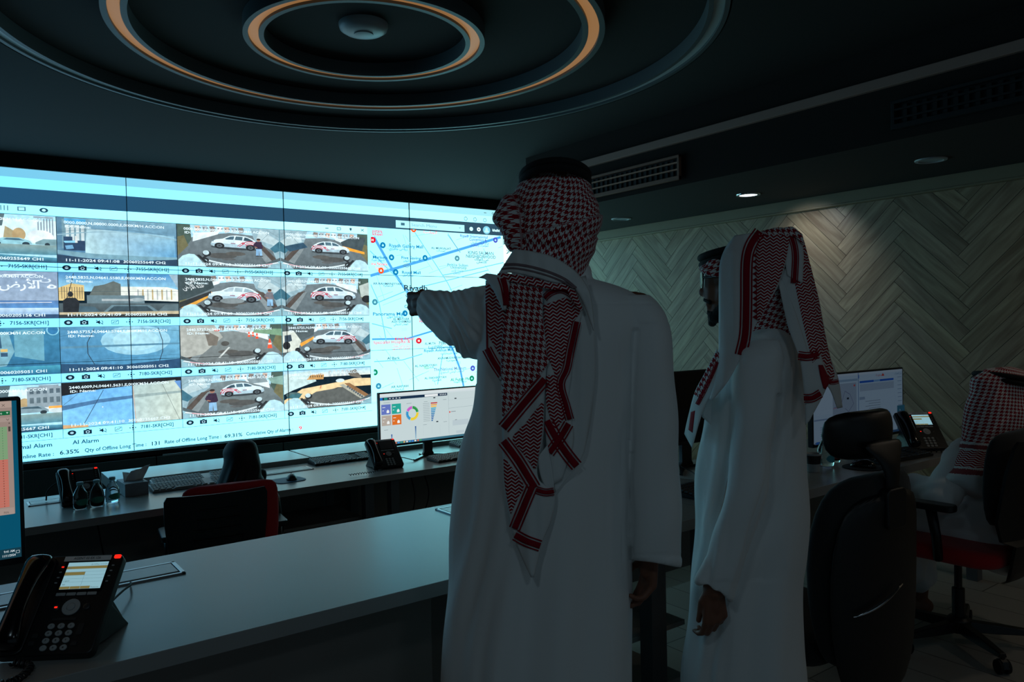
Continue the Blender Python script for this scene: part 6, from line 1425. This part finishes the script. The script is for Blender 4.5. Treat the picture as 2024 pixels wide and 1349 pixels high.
def uv2(co):
    p = co-hc; a = math.atan2(p.dot(CR), -p.dot(CF)); return (a*.11*.95-p.z*.3, p.z*.95+a*.033)
def dh2(co, n):
    x, y, z = pxof(co); return .002*math.sin(x*.08+y*.05)+.0015*math.sin(x*.13-y*.09)
fuse('headscarf', mb, None, m2, .004, 3, dh2, uv2, mats=[M['hound'], M['scarfw']], keep=lambda c_: 0)
ag = cord_ring('agal', at(1452, 504, D2), (FD*.97+UP*-.18).normalized(), UP.cross(FD).normalized(), .088, .090, .0105, parent=m2, gap=.9)
DR2 = [(440, 1400, 1610, .06, D2), (462, 1400, 1610, .095, D2), (500, 1398, 1612, .125, D2), (560, 1396, 1625, .135, D2), (640, 1396, 1640, .155, D2), (700, 1390, 1650, .19, D2), (760, 1360, 1670, .235, D2), (900, 1350, 1670, .24, D2)]
c = Cloth(drape(DR2), 1/730., lambda x, y: .003*math.sin(x*.1+y*.012)+.0015*math.sin(x*.23-y*.01))
# back panels first, then the big front sheet
c.patch([(1560, 470), (1572, 520), (1584, 600), (1600, 680), (1615, 740), (1640, 770), (1655, 808)], [(1588, 474), (1596, 510), (1618, 590), (1631, 661), (1641, 705), (1657, 750), (1665, 806)], -.045, 3, 10, 44)
c.patch([(1568, 480), (1590, 560), (1606, 650), (1618, 720), (1640, 762)], [(1589, 476), (1614, 575), (1629, 655), (1640, 705), (1650, 742)], -.0435, 1, 8, 30, ang=.25)
c.triple([(1634, 752), (1645, 756), (1657, 754)], 5, -.042)
c.patch([(1542, 540), (1556, 640), (1580, 706), (1590, 790), (1592, 840)], [(1590, 500), (1612, 620), (1622, 700), (1636, 756), (1600, 832)], .0, 3, 12, 40, curl=.004)
c.patch([(1560, 500), (1575, 580), (1590, 650), (1606, 718)], [(1590, 500), (1606, 580), (1619, 650), (1625, 700)], .0012, 1, 10, 30, ang=-.25)
c.patch([(1538, 556), (1556, 639), (1580, 706)], [(1546, 552), (1575, 625), (1602, 712)], .0022, 3, 6, 20)
c.triple([(1578, 703), (1598, 705), (1618, 700)], 9, .004); c.triple([(1589, 788), (1606, 787), (1622, 778)], 9, .004); c.patch([(1618, 722), (1622, 745), (1628, 768)], [(1626, 722), (1639, 752), (1632, 770)], .0035, 2, 4, 10)
c.patch([(1532, 466), (1548, 500), (1556, 545)], [(1580, 466), (1588, 500), (1586, 560)], .004, 3, 8, 20); c.triple([(1562, 460), (1572, 500), (1570, 560)], 7, .006)
# front hanging corner
c.patch([(1417, 690), (1395, 735), (1374, 775), (1361, 822), (1353, 858)], [(1428, 720), (1420, 765), (1398, 795), (1384, 830), (1368, 886)], .006, 3, 10, 30, curl=.003)
c.patch([(1416, 694), (1392, 740), (1372, 780)], [(1424, 700), (1408, 745), (1388, 790)], .0072, 0, 6, 20, ang=.5); c.triple([(1418, 716), (1396, 765), (1378, 800)], 4, .008); c.patch([(1366, 815), (1361, 850)], [(1374, 812), (1369, 856)], .0075, 2, 4, 8)
# big sheet: white, stripes, herringbone
c.patch([(1452, 466), (1434, 490), (1423, 520), (1421, 560), (1421, 640), (1420, 700), (1414, 752), (1402, 790)], [(1545, 452), (1556, 500), (1540, 560), (1516, 604), (1490, 650), (1468, 700), (1440, 752), (1408, 792)], .010, 3, 16, 60, curl=.004)
c.patch([(1500, 462), (1494, 500), (1494, 540), (1495, 580), (1497, 632)], [(1562, 452), (1556, 500), (1541, 552), (1518, 598), (1500, 636)], .0118, 1, 12, 36, ang=.05)
for k in range(11): c.patch([(1487.5, 505+k*12.2), (1497, 499+k*12.2)], [(1487.6, 505.2+k*12.2), (1497, 511+k*12.2)], .0117, 2, 2, 2)
c.triple([(1502, 458), (1484, 485), (1476, 520), (1475, 600), (1473, 660), (1464, 702)], 13, .0122, .9)
c.patch([(1506, 457), (1540, 450), (1575, 456)], [(1516, 468), (1545, 462), (1588, 474)], .012, 0, 5, 20)
c.patch([(1543, 452), (1566, 449), (1586, 464)], [(1545, 466), (1568, 466), (1590, 486)], .0135, 0, 6, 20)
obj('scarf_drape', c.mb, KM, m2, smooth=True, world=True, solid=.0014)
mb = MB(); mb.grid(lambda u, v: at(1388+u*22, 770+v*55+u*20, 1.965-.0*u), 6, 8); obj('chest_pocket', mb, M['thobe'], m2, smooth=True, world=True, solid=.002)
# ---------------------------------------------------------------- man 3, seated at the right edge
D3 = 3.42
base = at(1985, 1240, D3); base.z = 0
m3 = thing('person', 'seated person in red and white headscarf at the right edge, working at the desk', 'person', base)
H3 = at(1984, 800, D3)
mb = MB(); mb.ell(H3+V((0, 0, .03)), (.085, .1, .115)); limb(mb, [H3-V((0, 0, .06)), H3-V((0, 0, .18))], [.055, .06]); ft = V((0, 1, 0))
TR = H3-V((0, 0, .28)); limb(mb, [TR, TR-V((0, .0, .28))], [.13, .14], 20); limb(mb, [TR-CR*.16+V((0, 0, .06)), TR+CR*.16+V((0, 0, .06))], [.06, .06])
E3 = at(1858, 985, 3.35); W3 = at(1800, 950, 3.62); limb(mb, [TR-CR*.19+V((0, 0, .05)), E3, W3], [.055, .045, .03])
E4 = TR+V((.28, .1, -.22)); W4 = TR+V((.12, .42, -.16)); limb(mb, [TR+CR*.17+V((0, 0, .05)), E4, W4], [.055, .045, .03])
hand(mb, W3, V((.15, .95, -.1)), CR*.8, V((0, 0, -1)), curl=(15, 15, 15, 15), thumb=15); hand(mb, W4, V((-.1, .98, -.1)), -CR, V((0, 0, -1)), curl=(15, 15, 15, 15), thumb=15)
hip = TR-V((0, 0, .30))
for sx in (-1, 1):
    h0 = hip+V((sx*.1, 0, 0)); k0 = h0+V((sx*.03-.03, .42, .0)); a0 = V((k0.x-.02, k0.y-.0, .09)); limb(mb, [h0, k0, a0], [.085, .06, .042]); capsule(mb, V((a0.x, a0.y-.03, .04)), V((a0.x, a0.y+.15, .03)), .038, .03)
fuse('body', mb, M['skin'], m3, .006, 3)
mb = MB()
limb(mb, [TR+V((0, 0, .02)), TR-V((0, .0, .14)), TR-V((0, 0, .30))], [.155, .16, .18], 24); limb(mb, [TR-CR*.15+V((0, 0, .05)), TR+CR*.15+V((0, 0, .05))], [.085, .085], 20)
limb(mb, [TR-CR*.17+V((0, 0, .04)), E3, E3.lerp(W3, .85)], [.085, .072, .048], 20); limb(mb, [TR+CR*.17+V((0, 0, .04)), E4, E4.lerp(W4, .85)], [.085, .072, .048], 20)
for sx in (-1, 1):
    h0 = hip+V((sx*.09, 0, .02)); k0 = hip+V((sx*.11-.03, .42, .01)); a0 = V((k0.x-.02, k0.y, .2)); limb(mb, [h0, k0, a0], [.13, .10, .09], 20)
limb(mb, [hip+V((-.03, .1, .0)), hip+V((-.03, .4, .0)), V((hip.x-.05, hip.y+.42, .25))], [.13, .1, .09], 20)
fuse('thobe', mb, M['thobe'], m3, .008, 4, lambda co, n: .006*noise.noise(co*9)+.004*math.sin(co.x*60+co.z*45+3*noise.noise(co*6)))
T3 = [(726, 1965, 1995, .02, D3), (731, 1945, 2022, .06, D3), (742, 1932, 2040, .09, D3), (752, 1918, 2050, .10, D3), (776, 1917, 2054, .11, D3), (800, 1908, 2060, .12, D3), (833, 1903, 2066, .125, D3), (867, 1900, 2070, .13, D3), (893, 1893, 2078, .15, D3), (925, 1878, 2090, .19, D3), (950, 1862, 2100, .2, D3), (975, 1905, 2080, .2, D3), (985, 1925, 2060, .19, D3)]
mb = MB(); loft(mb, T3, 44, 4)
def k3(c_):
    x, y, z = pxof(c_); yy = y-(x-1878)*.085-(0 if x < 1960 else (x-1960)*.05)
    if yy < 871: return 0
    if yy < 876: return 3
    if yy < 884: return 4
    if yy < 887: return 3
    if yy < 921: return 1
    if yy < 925: return 3
    if yy < 936: return 4
    return 3
def d3(co, n):
    x, y, z = pxof(co); o = .002*math.sin(x*.1+y*.03)
    o += seg_step(x, y, 1898, 882, 1974, 762, .012, 4)+seg_step(x, y, 1912, 884, 2030, 800, .010, 4)
    return o
pale = mat('headscarf_pink_stripe', (140, 60, 66), .85)
def uv3(co):
    p = co-H3; a = math.atan2(p.dot(CR), -p.dot(CF)); return (a*.12*.98-p.z*.12, p.z+a*.014)
fuse('headscarf', mb, None, m3, .0045, 3, d3, uv3, mats=[M['hound'], M['herr'], M['scarfr'], M['scarfw'], pale], keep=k3)
cord_ring('agal', at(1985, 752, D3), (CR*.985-V((0, 0, .17))).normalized(), (CF*.98+V((0, 0, -.03))).normalized(), .118, .112, .0125, parent=m3, gap=.9)
# ---------------------------------------------------------------- woman in black
D4 = 4.2
base = at(478, 1150, D4); base.z = FL2
m4 = thing('person', 'seated person in black headscarf seen from behind at the lower desk', 'person', base)
hd = at(478, 905, D4)
mb = MB(); mb.ell(hd, (.072, .09, .1)); limb(mb, [hd-V((0, 0, .08)), hd-V((0, 0, .17))], [.045, .05]); tr = hd-V((0, 0, .27)); limb(mb, [tr, tr-V((0, 0, .27))], [.11, .12]); limb(mb, [tr-CR*.13+V((0, 0, .05)), tr+CR*.13+V((0, 0, .05))], [.05, .05])
for sx in (-1, 1):
    el = tr+CR*sx*.2+V((0, .1, -.14)); wr = tr+CR*sx*.12+V((0, .36, -.10)); limb(mb, [tr+CR*sx*.15+V((0, 0, .04)), el, wr], [.05, .038, .026]); hand(mb, wr, V((0, 1, 0)), -CR*sx, V((0, 0, -1)), curl=(12, 12, 12, 12), thumb=12, s=.9)
    h0 = tr+V((sx*.09, 0, -.30)); k0 = h0+V((0, .4, 0)); a0 = V((k0.x, k0.y, FL2+.07)); limb(mb, [h0, k0, a0], [.08, .055, .04]); capsule(mb, V((a0.x, a0.y-.02, FL2+.035)), V((a0.x, a0.y+.14, FL2+.03)), .034, .028)
fuse('body', mb, M['skin'], m4, .006, 3)
mb = MB(); limb(mb, [tr, tr-V((0, 0, .2))], [.135, .13], 20); limb(mb, [tr-CR*.11+V((0, 0, .03)), tr+CR*.11+V((0, 0, .03))], [.075, .075], 16)
for sx in (-1, 1):
    el = tr+CR*sx*.2+V((0, .1, -.14)); wr = tr+CR*sx*.12+V((0, .33, -.10)); limb(mb, [tr+CR*sx*.13+V((0, 0, .04)), el, wr], [.07, .055, .042]); h0 = tr+V((sx*.08, 0, -.28)); k0 = h0+V((0, .4, 0)); limb(mb, [h0, k0, V((k0.x, k0.y, FL2+.12))], [.11, .09, .09])
fuse('abaya', mb, M['hijab'], m4, .008, 4, lambda co, n: .003*noise.noise(co*14))
mb = MB(); loft(mb, [(870, 466, 494, .03, D4), (875, 452, 504, .065, D4), (885, 444, 509, .09, D4), (896, 440, 511, .10, D4), (910, 442, 514, .105, D4), (925, 440, 516, .10, D4), (940, 435, 519, .10, D4), (958, 428, 526, .11, D4), (985, 418, 538, .12, D4), (1010, 420, 536, .11, D4)], 32, 4)
fuse('headscarf', mb, M['hijab'], m4, .005, 3, lambda co, n: (lambda x, y, z: .003*math.sin(x*.35+y*.12)*max(0, min(1, (y-905)/30)))(*pxof(co)))
